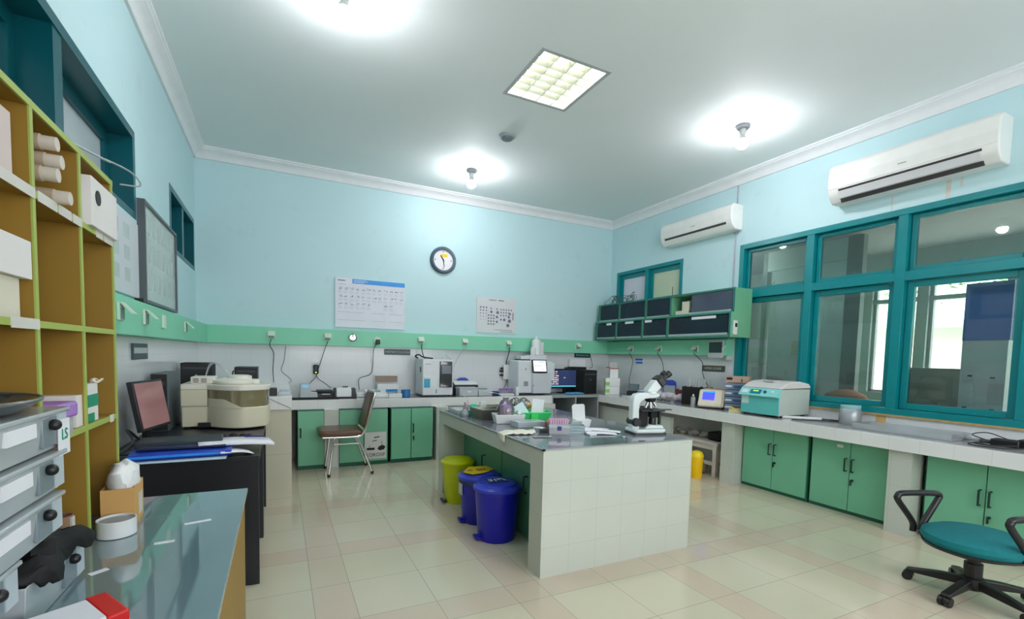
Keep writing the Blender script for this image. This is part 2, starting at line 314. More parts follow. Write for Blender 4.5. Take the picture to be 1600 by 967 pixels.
# ---------------------------------------------------------------- room beyond the big window
nm = mat('neighbour wall paint', (158, 180, 172), .6, 0, .08, 2)
X2 = 7.0
g = G(); g.box(RW+.2, -1.6, -.12, X2+.15, 6.8, 0); struct(g.make('floor_2', mat('neighbour floor', (150, 148, 136), .3)))
g = G(); g.box(RW+.2, -1.6, 2.75, X2+.15, 6.8, 2.85); struct(g.make('ceiling_2', mat('neighbour ceiling', (200, 208, 206), .7)))
g = G(); g.box(RW+.16, -1.6, 2.75, X2, -1.5, 0); struct(g.make('wall_beyond_near', nm)); g = G(); g.box(RW+.16, 6.7, 0, X2, 6.8, 2.75); struct(g.make('wall_beyond_far', nm))
g = G(); g.box(X2, -1.6, 0, X2+.15, 6.8, .97); g.box(X2, -1.6, 2.42, X2+.15, 6.8, 2.75)
for a, b in ((-1.6, -1.3), (2.08, 2.2), (2.90, 3.0), (3.50, 6.8)): g.box(X2, a, .97, X2+.15, b, 2.42)
g.box(X2+.02, -1.3, 2.12, X2+.1, 3.5, 2.17); struct(g.make('wall_beyond', nm))
g = G()
for a, b in ((-1.3, 2.08), (2.2, 2.90), (3.0, 3.50)):  # first opening is out of view, added to let more daylight in
    g.box(X2+.05, a, .97, X2+.1, a+.035, 2.42); g.box(X2+.05, b-.035, .97, X2+.1, b, 2.42); g.box(X2+.05, a, .97, X2+.1, b, 1.0)
struct(g.make('window_5', mat('aluminium window frame', (150, 158, 156), .4)))
# partition with a pale green door between the two rooms
g = G(); g.box(5.72, 2.98, 0, 5.80, 3.14, 2.75); g.box(5.72, 4.1, 0, 5.80, 4.16, 2.75); struct(g.make('wall_inner', mat('neighbour dim partition', (130, 150, 144), .5)))
g = G(); g.box(5.74, 3.14, 0, 5.78, 4.05, 2.5); g.box(5.72, 3.14, 2.5, 5.80, 4.10, 2.75, 0)
bt = thing('fill_batten', 'added fluorescent batten, out of sight, brightening the room beyond the window', 'ceiling light', (5.38, 4.85, 2.75))  # unseen lamp, added to brighten the pale green door
G().box(-.03, -.6, -.05, .03, .6, 0).make('housing', white, bt); G().cyl((0, -.57, -.07), (0, .57, -.07), .014, seg=12).make('fluorescent_tube', mat('lit fill tube', (255, 255, 255), .4, emit=(255, 255, 245), es=22), bt)
d = struct(g.make('door_1', mat('pale green door paint', (214, 234, 224), .5)))
G().box(5.732, 3.55, 1.42, 5.739, 3.73, 1.60).make('taped_paper', mat('yellowed paper', (214, 210, 182), .8), d)
G().box(5.70, 3.86, 1.08, 5.74, 3.96, 1.10).make('handle', dgrey, d)
# ================================================================ CEILING FIXTURES
bulb_m = mat('lit bulb', (255, 255, 255), .4, emit=(250, 250, 255), es=BULB); tube_m = mat('lit fluorescent tube', (255, 255, 255), .4, emit=(255, 255, 240), es=TUBE)
def bulb_lamp(x, y, label):
    t = thing('bulb_lamp', label, 'ceiling lamp', (x, y, CH), 0, 'bare bulb ceiling lamps')
    G().lathe([(.055, 0), (.06, -.012), (.052, -.03), (.03, -.035)]).make('base', mat('lamp base grey', (176, 178, 186), .5), t)
    G().lathe([(.028, -.03), (.03, -.07), (.022, -.085)]).make('socket', white, t)
    G().lathe([(.022, -.083), (.026, -.10), (.048, -.122), (.0555, -.136)]).make('bulb_neck', white, t)  # opaque upper part, added to keep direct light off the ceiling
    G().lathe([(.0555, -.136), (.057, -.155), (.050, -.185), (.028, -.207), (1e-5, -.213)]).make('bulb', bulb_m, t)
    return t
bulb_lamp(.36, 3.15, 'bare bulb ceiling lamp at the top edge of the picture'); bulb_lamp(2.07, 5.40, 'bare bulb lamp on the ceiling just in front of the back wall above the clock')
bulb_lamp(3.90, 3.13, 'bare bulb lamp on the ceiling near the right wall, between the two air conditioners'); bulb_lamp(2.07, .75, 'assumed unseen bare bulb lamp on the ceiling behind the photographer')  # last lamp is unseen, assumed from the pattern of the other three
t = thing('recessed_light', 'square recessed fluorescent ceiling light with a bright louvre grid', 'ceiling light', (2.0, 3.39, CH))
W2, D2 = .285, .315; refl = mat('white enamel reflector', (235, 235, 230), .3)
G().shell(-W2, -D2, -.11, W2, D2, 0, .004).rot(Matrix.Diagonal((1, 1, -1, 1))).make('housing', refl, t)
G().box(-W2-.022, -D2-.022, -.004, W2+.022, -D2+.008, .001).box(-W2-.022, D2-.008, -.004, W2+.022, D2+.022, .001).box(-W2-.022, -D2+.008, -.004, -W2+.008, D2-.008, .001).box(W2-.008, -D2+.008, -.004, W2+.022, D2-.008, .001).make('frame', mat('grey light trim', (176, 180, 182), .4), t)
for k in range(4):
    x = -W2 + (k+.5)*W2/2; G().cyl((x, -D2+.02, .072), (x, D2-.02, .072), .013, seg=12).make('fluorescent_tube', tube_m, t)
louv = mat('polished louvre', (214, 216, 206), .22, .6)
for k in range(1, 4):
    x = -W2 + k*W2/2; G().prism([(x-.003, 0), (x+.003, 0), (x+.016, .05), (x-.016, .05)], 'y', -D2+.006, D2-.006).make('long_louvre', louv, t)
for k in range(1, 7):
    y = -D2 + k*2*D2/7; G().prism([(y-.001, .004), (y+.001, .004), (y+.012, .05), (y-.012, .05)], 'x', -W2+.006, W2-.006).make('cross_louvre', louv, t)
t = thing('smoke_detector', 'small round grey detector on the ceiling', 'smoke detector', (2.06, 4.40, CH))
G().lathe([(.085, 0), (.085, -.012), (.07, -.026), (1e-5, -.028)]).make('base', mat('detector grey', (150, 162, 166), .5), t)
G().lathe([(.056, -.024), (.05, -.04), (1e-5, -.042)]).make('grille', mat('detector dark grey', (104, 118, 124), .6), t)
# ================================================================ AIR CONDITIONERS
def ac(label, y0, y1, z0, z1, x0, open_slot):
    t = thing('air_conditioner', label, 'air conditioner', (RW, (y0+y1)/2, z0)); h = z1-z0; d = RW-x0; L = (y1-y0)/2
    prof = [(0, 0), (0, h), (-d*.8, h), (-d*.97, h-.03), (-d, h*.62), (-d*.97, h*.30), (-d*.86, h*.14), (-d*.62, 0)]
    G().prism(prof, 'y', -L, L).make('body', mat('air conditioner white', (232, 232, 228), .3), t, bevel=.012, seg=3)
    G().prism([(-d-.004, h*.62), (-d*.985-.003, h*.36), (-d*.985+.004, h*.36), (-d+.004, h*.62)], 'y', -L+.01, L-.01).make('front_seam', mat('air conditioner panel', (226, 226, 222), .3), t)
    if open_slot:
        G().prism([(-d*.985-.002, h*.315), (-d*.62-.012, h*.0-.003), (-d*.62+.03, .0+.012), (-d*.93, h*.33)], 'y', -L*.84, L*.84).make('air_outlet', mat('outlet shadow', (64, 60, 62), .6), t)
        G().prism([(-d*1.0-.008, h*.24), (-d*.86-.016, h*.08), (-d*.86-.008, h*.08-.003), (-d*1.0, h*.24-.003)], 'y', -L*.83, L*.83).make('flap', mat('flap grey', (205, 205, 206), .35), t)
    else:
        G().prism([(-d*.985-.002, h*.30), (-d*.93-.003, h*.22), (-d*.9, h*.25), (-d*.95, h*.32)], 'y', -L*.86, L*.86).make('air_outlet', mat('outlet shadow', (64, 60, 62), .6), t)
    G().box(-d-.006, -.03, h*.5, -d-.0, .03, h*.5+.006).make('badge', grey, t)
    return t
ac('large white split air conditioner with open outlet, above the big window', 1.60, 2.80, 2.85, 3.20, 4.70, True)
ac('smaller white split air conditioner, closed, beyond the conduit and above the wall cabinet', 3.88, 5.02, 2.875, 3.17, 4.72, False)
# stains and pipe remains under the large unit
g = G(); g.box(RW-.0012, 2.35, 2.715, RW-.0005, 2.362, 2.83); g.box(RW-.0012, 1.945, 2.715, RW-.0005, 1.975, 2.85); g.box(RW-.0012, 1.87, 2.78, RW-.0005, 1.885, 2.85)
struct(g.make('trim_9', mat('brown water stain', (206, 198, 188), .8, 0, .12, 18)))
tag(G().tube([(RW-.012, 3.96, 3.415), (RW-.012, 3.96, 2.2)], .008, 8).box(RW-.03, 3.94, 2.84, RW-.002, 3.975, 2.86).make('conduit', mat('grey violet conduit', (168, 164, 176), .5)), 'thin grey conduit running down the right wall beside the big window', 'conduit')
tag(G().tube(bez([(RW-.012, 3.945, 2.2), (RW-.014, 3.95, 1.9), (RW-.013, 3.94, 1.7), (RW-.10, 3.945, 1.52), (RW-.13, 3.97, 1.47)]), .007, 8).make('flexible_conduit', white), 'white hose hanging beside the wall cabinet down to the green ledge', 'hose')
# ================================================================ WALL THINGS
t = thing('wall_clock', 'round wall clock with dark rim, white face and yellow sticker', 'clock', (2.025, BW, 2.612))
def yl(prof, y0=0):
    g = G(); g.lathe(prof, seg=40); return g.rot(Matrix.Rotation(PI/2, 4, 'X'))
yl([(.183, 0), (.183, .03), (.165, .05), (.14, .045), (.138, .02), (.12, .02), (.12, 0)]).make('rim', mat('slate clock rim', (70, 90, 104), .35), t)
yl([(.139, 0), (.139, .022), (1e-5, .022)]).make('dial', mat('white dial', (232, 230, 232), .6), t)
G().box(-.025, -.026, .045, .060, -.023, .085).make('sticker', yellow, t)
def hand(a, L, w, n):
    g = G(); g.box(-w, -.032, -.02, w, -.029, L); g.rot(Matrix.Rotation(a, 4, 'Y')); g.make('hand', ink, t)
hand(math.radians(-32), .075, .006, 0); hand(math.radians(172), .095, .004, 0)
for k in range(4):
    a = k*PI/2; G().box(.112*math.sin(a)-.006, -.0245, .112*math.cos(a)-.008, .112*math.sin(a)+.006, -.022, .112*math.cos(a)+.008).make('hour_mark', mat('slate clock rim', (0, 0, 0)), t)
# wide chart with the blue heading bar
t = thing('reagent_chart', 'wide white wall chart with a blue heading bar and rows of small pictures', 'poster', (.628, BW, 1.636))
G().box(0, -.022, 0, .872, -.001, .616).make('board', mat('chart paper', (218, 220, 230), .45), t)
G().box(.205, -.0245, .555, .870, -.0215, .612).make('heading_bar', skyblue, t)
g = G()
for k, w in enumerate((.26, .30, .22)): g.box(.22, -.0262, .596-.014*k, .22+w*.6, -.0240, .600-.014*k)
g.make('heading_lines', paper, t)
g = G(); random.seed(3)
rows = [(.47, 12), (.375, 12), (.28, 6)]
for r, (z, n) in enumerate(rows):
    for k in range(12):
        if r == 2 and not (k < 6 or k in (8, 9)): continue
        x = .035 + k*.0685 + (.006 if k > 3 else 0) + (.008 if k > 7 else 0)
        for q in range(9):
            a = x + random.random()*.044; b = z + random.random()*.026; g.box(a, -.0235, b, a+.004+random.random()*.010, -.0215, b+.002+random.random()*.006)
        for q in range(3): g.box(x, -.0228, z-.018-.012*q, x+.046, -.0215, z-.0168-.012*q)
g.box(.03, -.0228, .535, .13, -.0215, .538); g.box(.03, -.0228, .578, .12, -.0215, .590)
for z in (.19, .09): 
    for a, b in ((.03, .36), (.45, .62), (.66, .85)): g.box(a, -.0228, z, b, -.0215, z+.0022)
g.make('print', inkgrey, t)
# smaller chart
t = thing('specimen_chart', 'smaller white wall chart with drawings of round cells, near the analyser with the screen', 'poster', (2.538, BW, 1.65))
G().box(0, -.012, 0, .632, -.001, .512).make('sheet', mat('specimen paper', (212, 214, 216), .5, 0, .05, 5), t)
g = G(); random.seed(5)
g.box(.19, -.0135, .470, .31, -.0118, .480); g.box(.34, -.0135, .468, .43, -.0118, .482)
def disc(x, z, r): g._add([(x+r*math.cos(a*PI/5), -.0132, z+r*math.sin(a*PI/5)) for a in range(10)] , [tuple(range(10))], 0)
for c in range(3):
    for r in range(5): disc(.06+c*.045, .365-r*.043, .013-.0018*r)
for c in range(3):
    for r in range(4): disc(.185+c*.042, .255-r*.042, .013)
for (x, z, r) in ((.225, .355, .012), (.23, .305, .02), (.32, .35, .012), (.33, .30, .024), (.32, .235, .02), (.32, .165, .018), (.44, .20, .022), (.385, .20, .015), (.525, .185, .027), (.50, .12, .026), (.53, .29, .018), (.515, .24, .018)): disc(x, z, r)
for c in range(5):
    for r in range(3): 
        if c < 4 or r == 0: disc(.385+c*.042, .345-r*.042, .012)
g.box(.575, -.0135, .20, .588, -.0118, .31); g.box(.28, -.0135, .046, .57, -.0118, .052); g.box(.38, -.0135, .022, .58, -.0118, .028)
g.make('print', inkgrey, t)
# signs
def sign(name, label, loc, w, h, s, rz, fg, bgc, size, sx=1):
    t = thing(name, label, 'sign', loc, rz); G().box(-w/2, -.012, -h/2, w/2, -.001, h/2).make('plate', bgc, t, bevel=.002)
    if s: text(s, size, fg, t, (0, -.0125, 0), FX, sx=sx)
    return t
signbg = mat('dark teal sign plate', (22, 58, 66), .35); signfg = mat('pale sign letters', (170, 196, 198), .5)
sign('department_sign', 'long dark sign with pale letters under the green ledge, left of the black panelled analyser', (1.414, BW, 1.336), .345, .075, 'HEMATOLOGI', 0, signfg, signbg, .044, 1.15)
sign('department_sign', 'dark sign with pale letters under the green ledge, above the desktop computer', (4.39, BW, 1.358), .30, .072, 'IMUNOLOGI', 0, signfg, signbg, .040, 1.1)
sign('department_sign', 'olive brown sign with pale letters on the right wall behind the cream instrument', (RW, 4.19, 1.228), .345, .075, 'KIMIA KLINIK', -PI/2, signfg, mat('olive sign plate', (82, 80, 62), .5), .046, .95)
t = sign('notice_card', 'small dark framed card on the left wall below the green ledge', (LW, 3.885, 1.297), .36, .105, '', PI/2, signfg, mat('dark card', (70, 86, 96), .5), .02)
G().box(-.165, -.0135, -.012, .16, -.0115, .025).make('paper_strip', lgrey, t)
t = sign('safety_sticker', 'small blue and white sticker on the right wall, under the wall cabinet', (RW, 5.56, 1.29), .17, .085, '', -PI/2, signfg, paper, .02)
G().box(-.082, -.0135, .008, .082, -.0115, .038).box(-.07, -.0135, -.035, .082, -.0115, -.006).make('blue_print', blue2, t)
# notice boards on the left wall
t = thing('notice_board', 'glass fronted notice board with grey frame on the left wall, right of the window', 'notice board', (LW, 3.93, 1.645))
L, H = 1.03, .635
G().box(.006, .0, 0, .03, L, H).make('board', mat('aged board paper', (186, 200, 196), .25, 0, .06, 3), t)
G().box(.0, -.02, -.02, .045, 0, H+.02).box(.0, L, -.02, .045, L+.02, H+.02).box(0, 0, -.02, .045, L, 0).box(0, 0, H, .045, L, H+.02).make('frame', mat('anodised frame', (86, 92, 96), .4), t)
g = G(); random.seed(9)
for r in range(3):
    for c in range(6): g.box(.030, .1+c*.15, .08+r*.19, .0315, .19+c*.15, .20+r*.19)
g.make('print', mat('faint print', (180, 194, 192), .6), t)
t = thing('white_notice_sheet', 'pale sheet board on the left wall between shelf and notice board', 'notice board', (LW, 2.35, 1.64))
G().box(.003, 0, 0, .018, 1.50, .47).make('board', mat('pale sheet', (200, 204, 210), .4, 0, .05, 3), t)
g = G()
for r in range(3):
    for c in range(3): g.box(.018, .75+c*.22, .08+r*.13, .0192, .86+c*.22, .16+r*.13)
g.make('print', mat('faint print', (0, 0, 0)), t)
G().box(.003, 1.45, -.03, .05, 1.50, .0).make('clip', black, t)
# sockets on the green ledge
flap_m = mat('pale socket plastic', (206, 220, 204), .4)
def socket(label, loc, rz, closed=False):
    t = thing('wall_socket', label, 'socket', loc, rz, 'flap sockets along the green ledge')
    G().box(-.04, -.014, -.045, .04, 0, .045).make('plate', flap_m, t, bevel=.003)
    if not closed:
        g = G(); g.box(-.038, -.006, -.075, .038, 0, .0); g.rot(Matrix.Translation((0, -.014, .043)) @ Matrix.Rotation(math.radians(-42), 4, 'X')); g.make('flap', flap_m, t)
        G().box(-.03, -.018, -.04, .03, -.013, .02).make('outlet_face', mat('socket shadow', (120, 150, 136), .5), t)
    return t
yb = BW-BP
for x, lb in ((-.084, 'flap socket nearest the left corner of the back ledge'), (.534, 'flap socket on the back ledge left of the round chrome holder'), (1.70, 'flap socket on the back ledge above the white analyser with the black panel'),
              (2.325, 'flap socket on the back ledge below the smaller chart, unplugged'), (3.0, 'flap socket on the back ledge left of the analyser with bottles on top'), (4.225, 'flap socket on the back ledge above the desktop computer')): socket(lb, (x, yb, 1.50), 0)
for y, lb in ((5.62, 'flap socket on the right ledge nearest the back corner'), (5.03, 'middle flap socket under the wall cabinet on the right ledge'), (4.385, 'flap socket on the right ledge beside the dark framed panel')): socket(lb, (RW-BP, y, 1.475), -PI/2)
for y, lb, c in ((3.02, 'flap socket on the left ledge half hidden by the shelf', False), (3.52, 'open flap socket on the left ledge below the notice boards', False), (4.02, 'closed flat socket on the left ledge', True), (4.86, 'open flap socket on the left ledge nearest the corner', False)): socket(lb, (LW+BP, y, 1.505), PI/2, c)
t = thing('chrome_holder', 'round chrome wall fitting on the back ledge between sockets', 'wall fitting', (.828, yb, 1.505))
yl([(.048, 0), (.048, .02), (.036, .03), (.034, .018), (1e-5, .016)]).make('dish', chrome, t); G().cyl((0, -.02, -.04), (0, -.03, .06), .004, seg=8).make('pin', steel, t)
t = thing('wall_plug', 'dark plug in a round socket on the back ledge', 'plug', (1.13, yb, 1.48))
yl([(.045, 0), (.045, .02), (1e-5, .02)]).make('socket_plate', flap_m, t); G().box(-.025, -.06, -.05, .03, -.02, .01).make('plug_body', mat('dark green plug', (24, 62, 50), .5), t, bevel=.008)
t = thing('wall_panel', 'small dark framed panel on the right ledge under the wall cabinet', 'panel', (RW-BP, 4.075, 1.47), -PI/2)
G().box(-.11, -.016, -.105, .11, 0, .11).make('frame', lgrey, t); G().box(-.095, -.018, -.045, .095, -.015, .085).make('dark_face', mat('panel dark face', (34, 62, 62), .3), t)
t = thing('wall_adapter', 'dark power adapter with a green light plugged into the back wall', 'adapter', (.405, BW, 1.10))
G().box(-.045, -.008, -.02, .065, 0, .085).make('socket_plate', paper, t); G().box(-.03, -.06, -.06, .03, -.006, .055).make('adapter_body', black, t, bevel=.012)
G().box(-.009, -.062, -.045, .009, -.0595, -.035).make('light', mat('green light', (150, 255, 60), .4, emit=(160, 255, 60), es=2), t)
t = thing('power_strip', 'white multi socket on the back wall left of the analyser with bottles on top', 'power strip', (3.02, BW, 1.05))
G().box(-.05, -.05, -.08, .055, -.001, .14).make('body', white, t, bevel=.006); G().box(-.10, -.05, .03, -.05, -.01, .06).box(-.10, -.045, -.03, -.05, -.012, 0).box(-.09, -.045, .07, -.05, -.012, .1).make('plugs', black, t)
# ================================================================ COUNTERS
KT, KB = .773, .666       # counter top and underside
def handle_bar(parent, x, y, z, h=.10, axis='y', m=None, out=-1):
    """small bow handle standing on a door; axis is the door normal"""
    m = m or mat('dark handle', (20, 48, 42), .4)
    if axis == 'y': pts = [(x, y, z+h/2), (x, y+out*.03, z+h/2), (x, y+out*.03, z-h/2), (x, y, z-h/2)]
    else: pts = [(x, y, z+h/2), (x+out*.03, y, z+h/2), (x+out*.03, y, z-h/2), (x, y, z-h/2)]
    return G().tube(pts, .007, 6).make('handle', m, parent)
def keylock(parent, x, y, z, axis='y', out=-1):
    if axis == 'y': return G().cyl((x, y, z), (x, y+out*.02, z), .011, seg=10).box(x-.004, y+out*.03-.004, z-.04, x+.006, y+out*.02, z+.004).make('lock', mat('dark handle', (0, 0, 0)), parent)
    return G().cyl((x, y, z), (x+out*.02, y, z), .011, seg=10).box(x+out*.03-.003, y-.005, z-.04, x+out*.02+.003, y+.005, z+.004).make('lock', mat('dark handle', (0, 0, 0)), parent)
# back counter
t = thing('tiled_counter', 'white tiled counter running along the back wall with dark worktop', 'counter', (0, 0, 0))
G().box(.10, 5.717, KB, 3.48, 5.76, KT).box(.10, 5.76, KB, 3.48, BW-.001, KT-.006).make('slab', slab_m, t, bevel=.002)
G().box(.11, 5.755, KT-.006, 3.47, BW-.002, KT).make('worktop', granite, t)
G().box(.45, 5.64, 0, .604, 5.80, KB).make('pier', tile_w, t); G().box(1.745, 5.60, 0, 1.90, 5.75, KB).make('pier', tile_w, t); G().box(2.9, 5.62, 0, 3.478, 5.75, KB).make('pier', tile_w, t)
# left end block
t = thing('tiled_plinth', 'tall white tiled plinth in the left back corner carrying dark boxes', 'plinth', (0, 0, 0))
G().box(LW+.001, 4.61, 0, .094, BW-.002, .802).make('base', tile_mat('ivory tiles', (196, 192, 172), (170, 166, 148), .4, .0), t)
G().box(LW+.001, 4.595, .802, .098, BW-.001, .918).make('slab', slab_m, t, bevel=.002)
G().cyl((-.085, 4.592, .905), (.09, 4.592, .812), .0022, seg=6).make('joint_line', mat('joint grey', (120, 118, 128), .7), t)
# cabinets under back counter
def cab_back(label, x0, x1, seams, handles, y=5.62, open_gap=None, locks=()):
    t = thing('base_cabinet', label, 'cabinet', (x0, y, 0))
    G().box(0, .02, .02, x1-x0, .60, KB-.004).make('carcass', gdark, t)
    xs = [x0]+seams+[x1]
    for i, (a, b) in enumerate(zip(xs, xs[1:])):
        d = G().box(a-x0+.004, 0, .05, b-x0-.004, .02, KB-.01).make('door', door_m, t, bevel=.0015)
        for hx, hz in handles[i]: handle_bar(d, hx-x0, 0, hz)
    for lx, lz in locks: keylock(t, lx-x0, 0, lz)
    G().box(0, .03, 0, x1-x0, .10, .05).make('plinth_strip', gdark, t)
    return t
cab_back('green cabinet with a single door under the back counter, between plinth and white pier', .175, .448, [], [[(.205, .42)]])
cab_back('green double cabinet behind the chair, with a corrosive warning sign', .606, 1.155, [.88], [[], []])
cab_back('green double cabinet with handle in the middle, next to the island', 1.19, 1.705, [1.434], [[], [(1.455, .42)]], locks=[(1.46, .31)])
t = thing('warning_sign', 'white corrosive warning sign taped to the green cabinet behind the chair', 'sign', (1.0, 5.618, .235))
G().box(-.115, -.004, -.16, .135, 0, .155).make('sheet', mat('sign sheet', (206, 206, 204), .6), t)
g = G(); g.box(-.09, -.0055, -.055, .0, -.004, -.028)
g._add([(.03, -.0055, -.045), (.06, -.0055, -.065), (.11, -.0055, -.055), (.125, -.0055, -.02), (.09, -.0055, .0), (.05, -.0055, -.015)], [(0, 1, 2, 3, 4, 5)], 0)
for (a, b, c, d) in ((-.01, .085, .055, .098), (-.03, .045, .025, .055)): g._add([(a, -.0055, b), (c, -.0055, b+.008), (c, -.0055, d+.008), (a, -.0055, d-.002)], [(0, 1, 2, 3)], 0)
g.box(-.062, -.0055, -.025, -.057, -.004, .005); g.box(.078, -.0055, .0, .083, -.004, .05)
g.make('pictogram', ink, t); text('KOROSIF', .058, ink, t, (.01, -.0052, -.115), FX, sx=.95)
# computer desk unit in the corner
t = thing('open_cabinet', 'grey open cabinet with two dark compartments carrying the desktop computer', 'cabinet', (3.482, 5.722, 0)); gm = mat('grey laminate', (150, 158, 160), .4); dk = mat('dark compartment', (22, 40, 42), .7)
G().box(0, 0, KT-.035, .816, .602, KT-.002).make('top', gm, t)
for x in (0, .395, .796): G().box(x, 0, 0, x+.022, .60, KT-.035).make('side_panel', gm, t)
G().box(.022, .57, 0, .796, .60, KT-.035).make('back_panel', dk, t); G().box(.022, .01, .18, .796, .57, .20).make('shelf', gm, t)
# right counter
t = thing('tiled_counter', 'long white tiled counter under the big window on the right with grey worktop', 'counter', (0, 0, 0))
G().box(4.304, .2, KB, 4.345, 6.32, KT).box(4.345, .2, KB, RW-.001, 6.32, KT-.006).make('slab', slab_m, t, bevel=.002)
G().box(4.345, .2, KT-.006, RW-.002, 6.32, KT).make('worktop', granite_mat('worn pale granite', (176, 170, 172), .10), t)
G().box(4.36, 3.405, 0, 4.55, 3.565, KB).make('pier', tile_w, t); G().box(4.36, 1.83, 0, 4.55, 1.985, KB).make('pier', tile_w, t)
G().box(4.40, 4.35, .36, 4.44, 6.2, .60).make('apron_panel', tile_w, t)
def cab_right(label, y0, y1, seam, hz=.44):
    t = thing('base_cabinet', label, 'cabinet', (4.49, y0, 0)); L = y1-y0
    G().box(.02, 0, .0, .42, L, KB-.004).make('carcass', gdark, t)
    for a, b in ((.012, seam-y0), (seam-y0, L-.012)):
        d = G().box(0, a+.003, .035, .02, b-.003, KB-.012).make('door', door_m, t, bevel=.0015)
        handle_bar(d, 0, seam-y0+(.028 if a < .1 and b < L-.1 and a == .012 and False else (-.028 if a == .012 else .028)), hz, .11, 'x')
    keylock(t, 0, seam-y0-.028, hz-.13, 'x')
    return t
cab_right('green double cabinet under the right counter between the white pier and the middle green post', 2.69, 3.402, 3.05)
cab_right('green double cabinet with a small paper tag, left of the pier behind the swivel chair', 1.99, 2.675, 2.33)
tag(G().box(4.484, 2.39, .585, 4.489, 2.44, .61).make('paper_tag', paper), 'small torn paper tag stuck on the green cabinet door', 'tag')
cab_right('green double cabinet behind the swivel chair at the right edge', .75, 1.80, 1.44, .40)
# ================================================================ ISLAND
IX0, IX1, IY0, IY1, IH = 1.392, 2.60, 2.365, 4.382, .781
t = thing('tiled_island', 'large white tiled island bench in the middle of the room with a recess for bins', 'island bench', (0, 0, 0))
g = G(); g.box(IX0, IY0, 0, IX1, IY0+.155, IH-.004); g.box(IX0, IY0+.155, .665, IX1, IY1, IH-.004); g.box(IX0, 4.245, 0, IX1, IY1, .665); g.box(1.63, IY0+.155, 0, IX1, 4.245, .665)
g.make('tiled_body', tile_w, t)
G().box(IX0+.012, IY0+.012, IH-.004, IX1-.012, IY1-.012, IH).make('worktop', granite_mat('dark polished granite', (112, 116, 124), .07), t)
G().box(IX0-.003, IY0-.003, IH-.012, IX0+.012, IY1, IH+.001).box(IX0-.003, IY0-.003, IH-.008, IX1, IY0+.012, IH+.001).make('edge_trim', mat('aluminium edge', (176, 180, 182), .3, .7), t)
for a, b in ((2.525, 3.375), (3.385, 4.24)):
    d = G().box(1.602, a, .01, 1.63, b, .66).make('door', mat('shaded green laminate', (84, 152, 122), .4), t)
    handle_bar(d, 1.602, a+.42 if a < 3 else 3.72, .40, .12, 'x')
G().box(1.60, 3.375, .01, 1.63, 3.385, .66).make('door_post', gdark, t)
# ================================================================ LEFT SIDE
t = thing('glass_topped_cabinet', 'mustard yellow low cabinet with a grey green glass top in the near left corner', 'cabinet', (0, 0, 0))
G().box(LW+.002, .15, 0, -.150, 2.205, .735).make('body', mustard, t); G().box(-.150, .17, .06, -.132, 1.16, .72).make('door', mustard, t); G().box(-.150, 1.165, .06, -.132, 2.195, .72).make('door', mustard, t)
G().box(LW+.002, .14, .735, -.122, 2.225, .75).make('glass_top', mat('sea green glass top', (112, 134, 140), .05, 0, .12, 3, coat=1), t, bevel=.002)
# tape scraps on glass
for i, (x, y, w, r) in enumerate(((-.247, 1.84, .075, .25), (-.31, 1.68, .05, .1), (-.42, 1.52, .04, .7))):
    g = G(); g.box(-w/2, -.008, 0, w/2, .008, .0015); g.rot(Matrix.Rotation(r, 4, 'Z')); tag(g.make('tape_scrap', paper, loc=(x, y, .7502)), ['longest white tape scrap on the glass top, towards the right edge', 'crumpled tape scrap in the middle of the glass top', 'small tape scrap on the glass top near the white tub'][i], 'tape', 'tape scraps on the glass top')
# pigeonhole shelf
t = thing('pigeonhole_shelf', 'tall mustard pigeonhole shelf with lime green edges at the left', 'shelf', (0, 0, 0))
SX = -.50; sy = [2.045, 1.762, 1.475, 1.19, .90, .61]; szz = [1.88, 1.682, 1.385, 1.10]
G().box(LW+.003, .60, .752, LW+.012, 2.045, 1.88).make('back_panel', mustard, t)
foot = {2.045: .752, 1.762: .752, 1.475: 1.086, 1.19: 1.371, .90: 1.371, .61: .752}
for y in sy: G().box(LW+.012, y-.014, foot[y], SX-.004, y, 1.88).make('divider', mustard, t)
for i, z in enumerate(szz): G().box(LW+.012, .60 if z > 1.2 else 1.461, z-.014, SX-.005, 2.044, z).make('shelf_board', mustard, t)
g = G()
for y in sy: g.box(SX-.004, y-.0145, foot[y], SX, y+.0005, 1.882)
for z in szz: g.box(SX-.005, .60 if z > 1.2 else 1.461, z-.0155, SX+.0006, 2.046, z+.0008)
g.make('edging', lime, t)
random.seed(2)
for y0, y1, z in ((1.24, 1.47, 1.682), (1.485, 1.59, 1.682), (1.60, 1.68, 1.682), (1.69, 1.755, 1.682), (1.87, 1.93, 1.682), (1.94, 2.03, 1.682), (1.34, 1.47, 1.385), (1.955, 1.99, 1.10)):
    G().box(SX+.0005, y0, z-.02, SX+.002, y1, z+.004).make('label_strip', mat('label paper', (206, 204, 196), .6), t)
# black desks
def desk(label, y0, y1):
    t = thing('black_desk', label, 'desk', (LW+.002, y0, 0)); L = y1-y0; D = .725
    G().box(0, -.01, .715, D+.004, L-.012, .74).make('top', black_desk, t, bevel=.002)
    G().box(0, 0, 0, D-.055, .025, .715).box(D-.055, -.004, 0, D, .03, .715).make('side_panel', black_desk, t); G().box(0, L-.042, 0, D-.055, L-.017, .715).box(D-.055, L-.045, 0, D, L-.017, .715).make('side_panel', black_desk, t)
    G().box(.02, .03, .3, .04, L-.04, .715).make('modesty_panel', black_desk, t)
desk('black desk in front of the tiled plinth, carrying papers and keyboard', 2.955, 3.725); desk('black desk against the plinth, carrying the cream analyser', 3.735, 4.46)
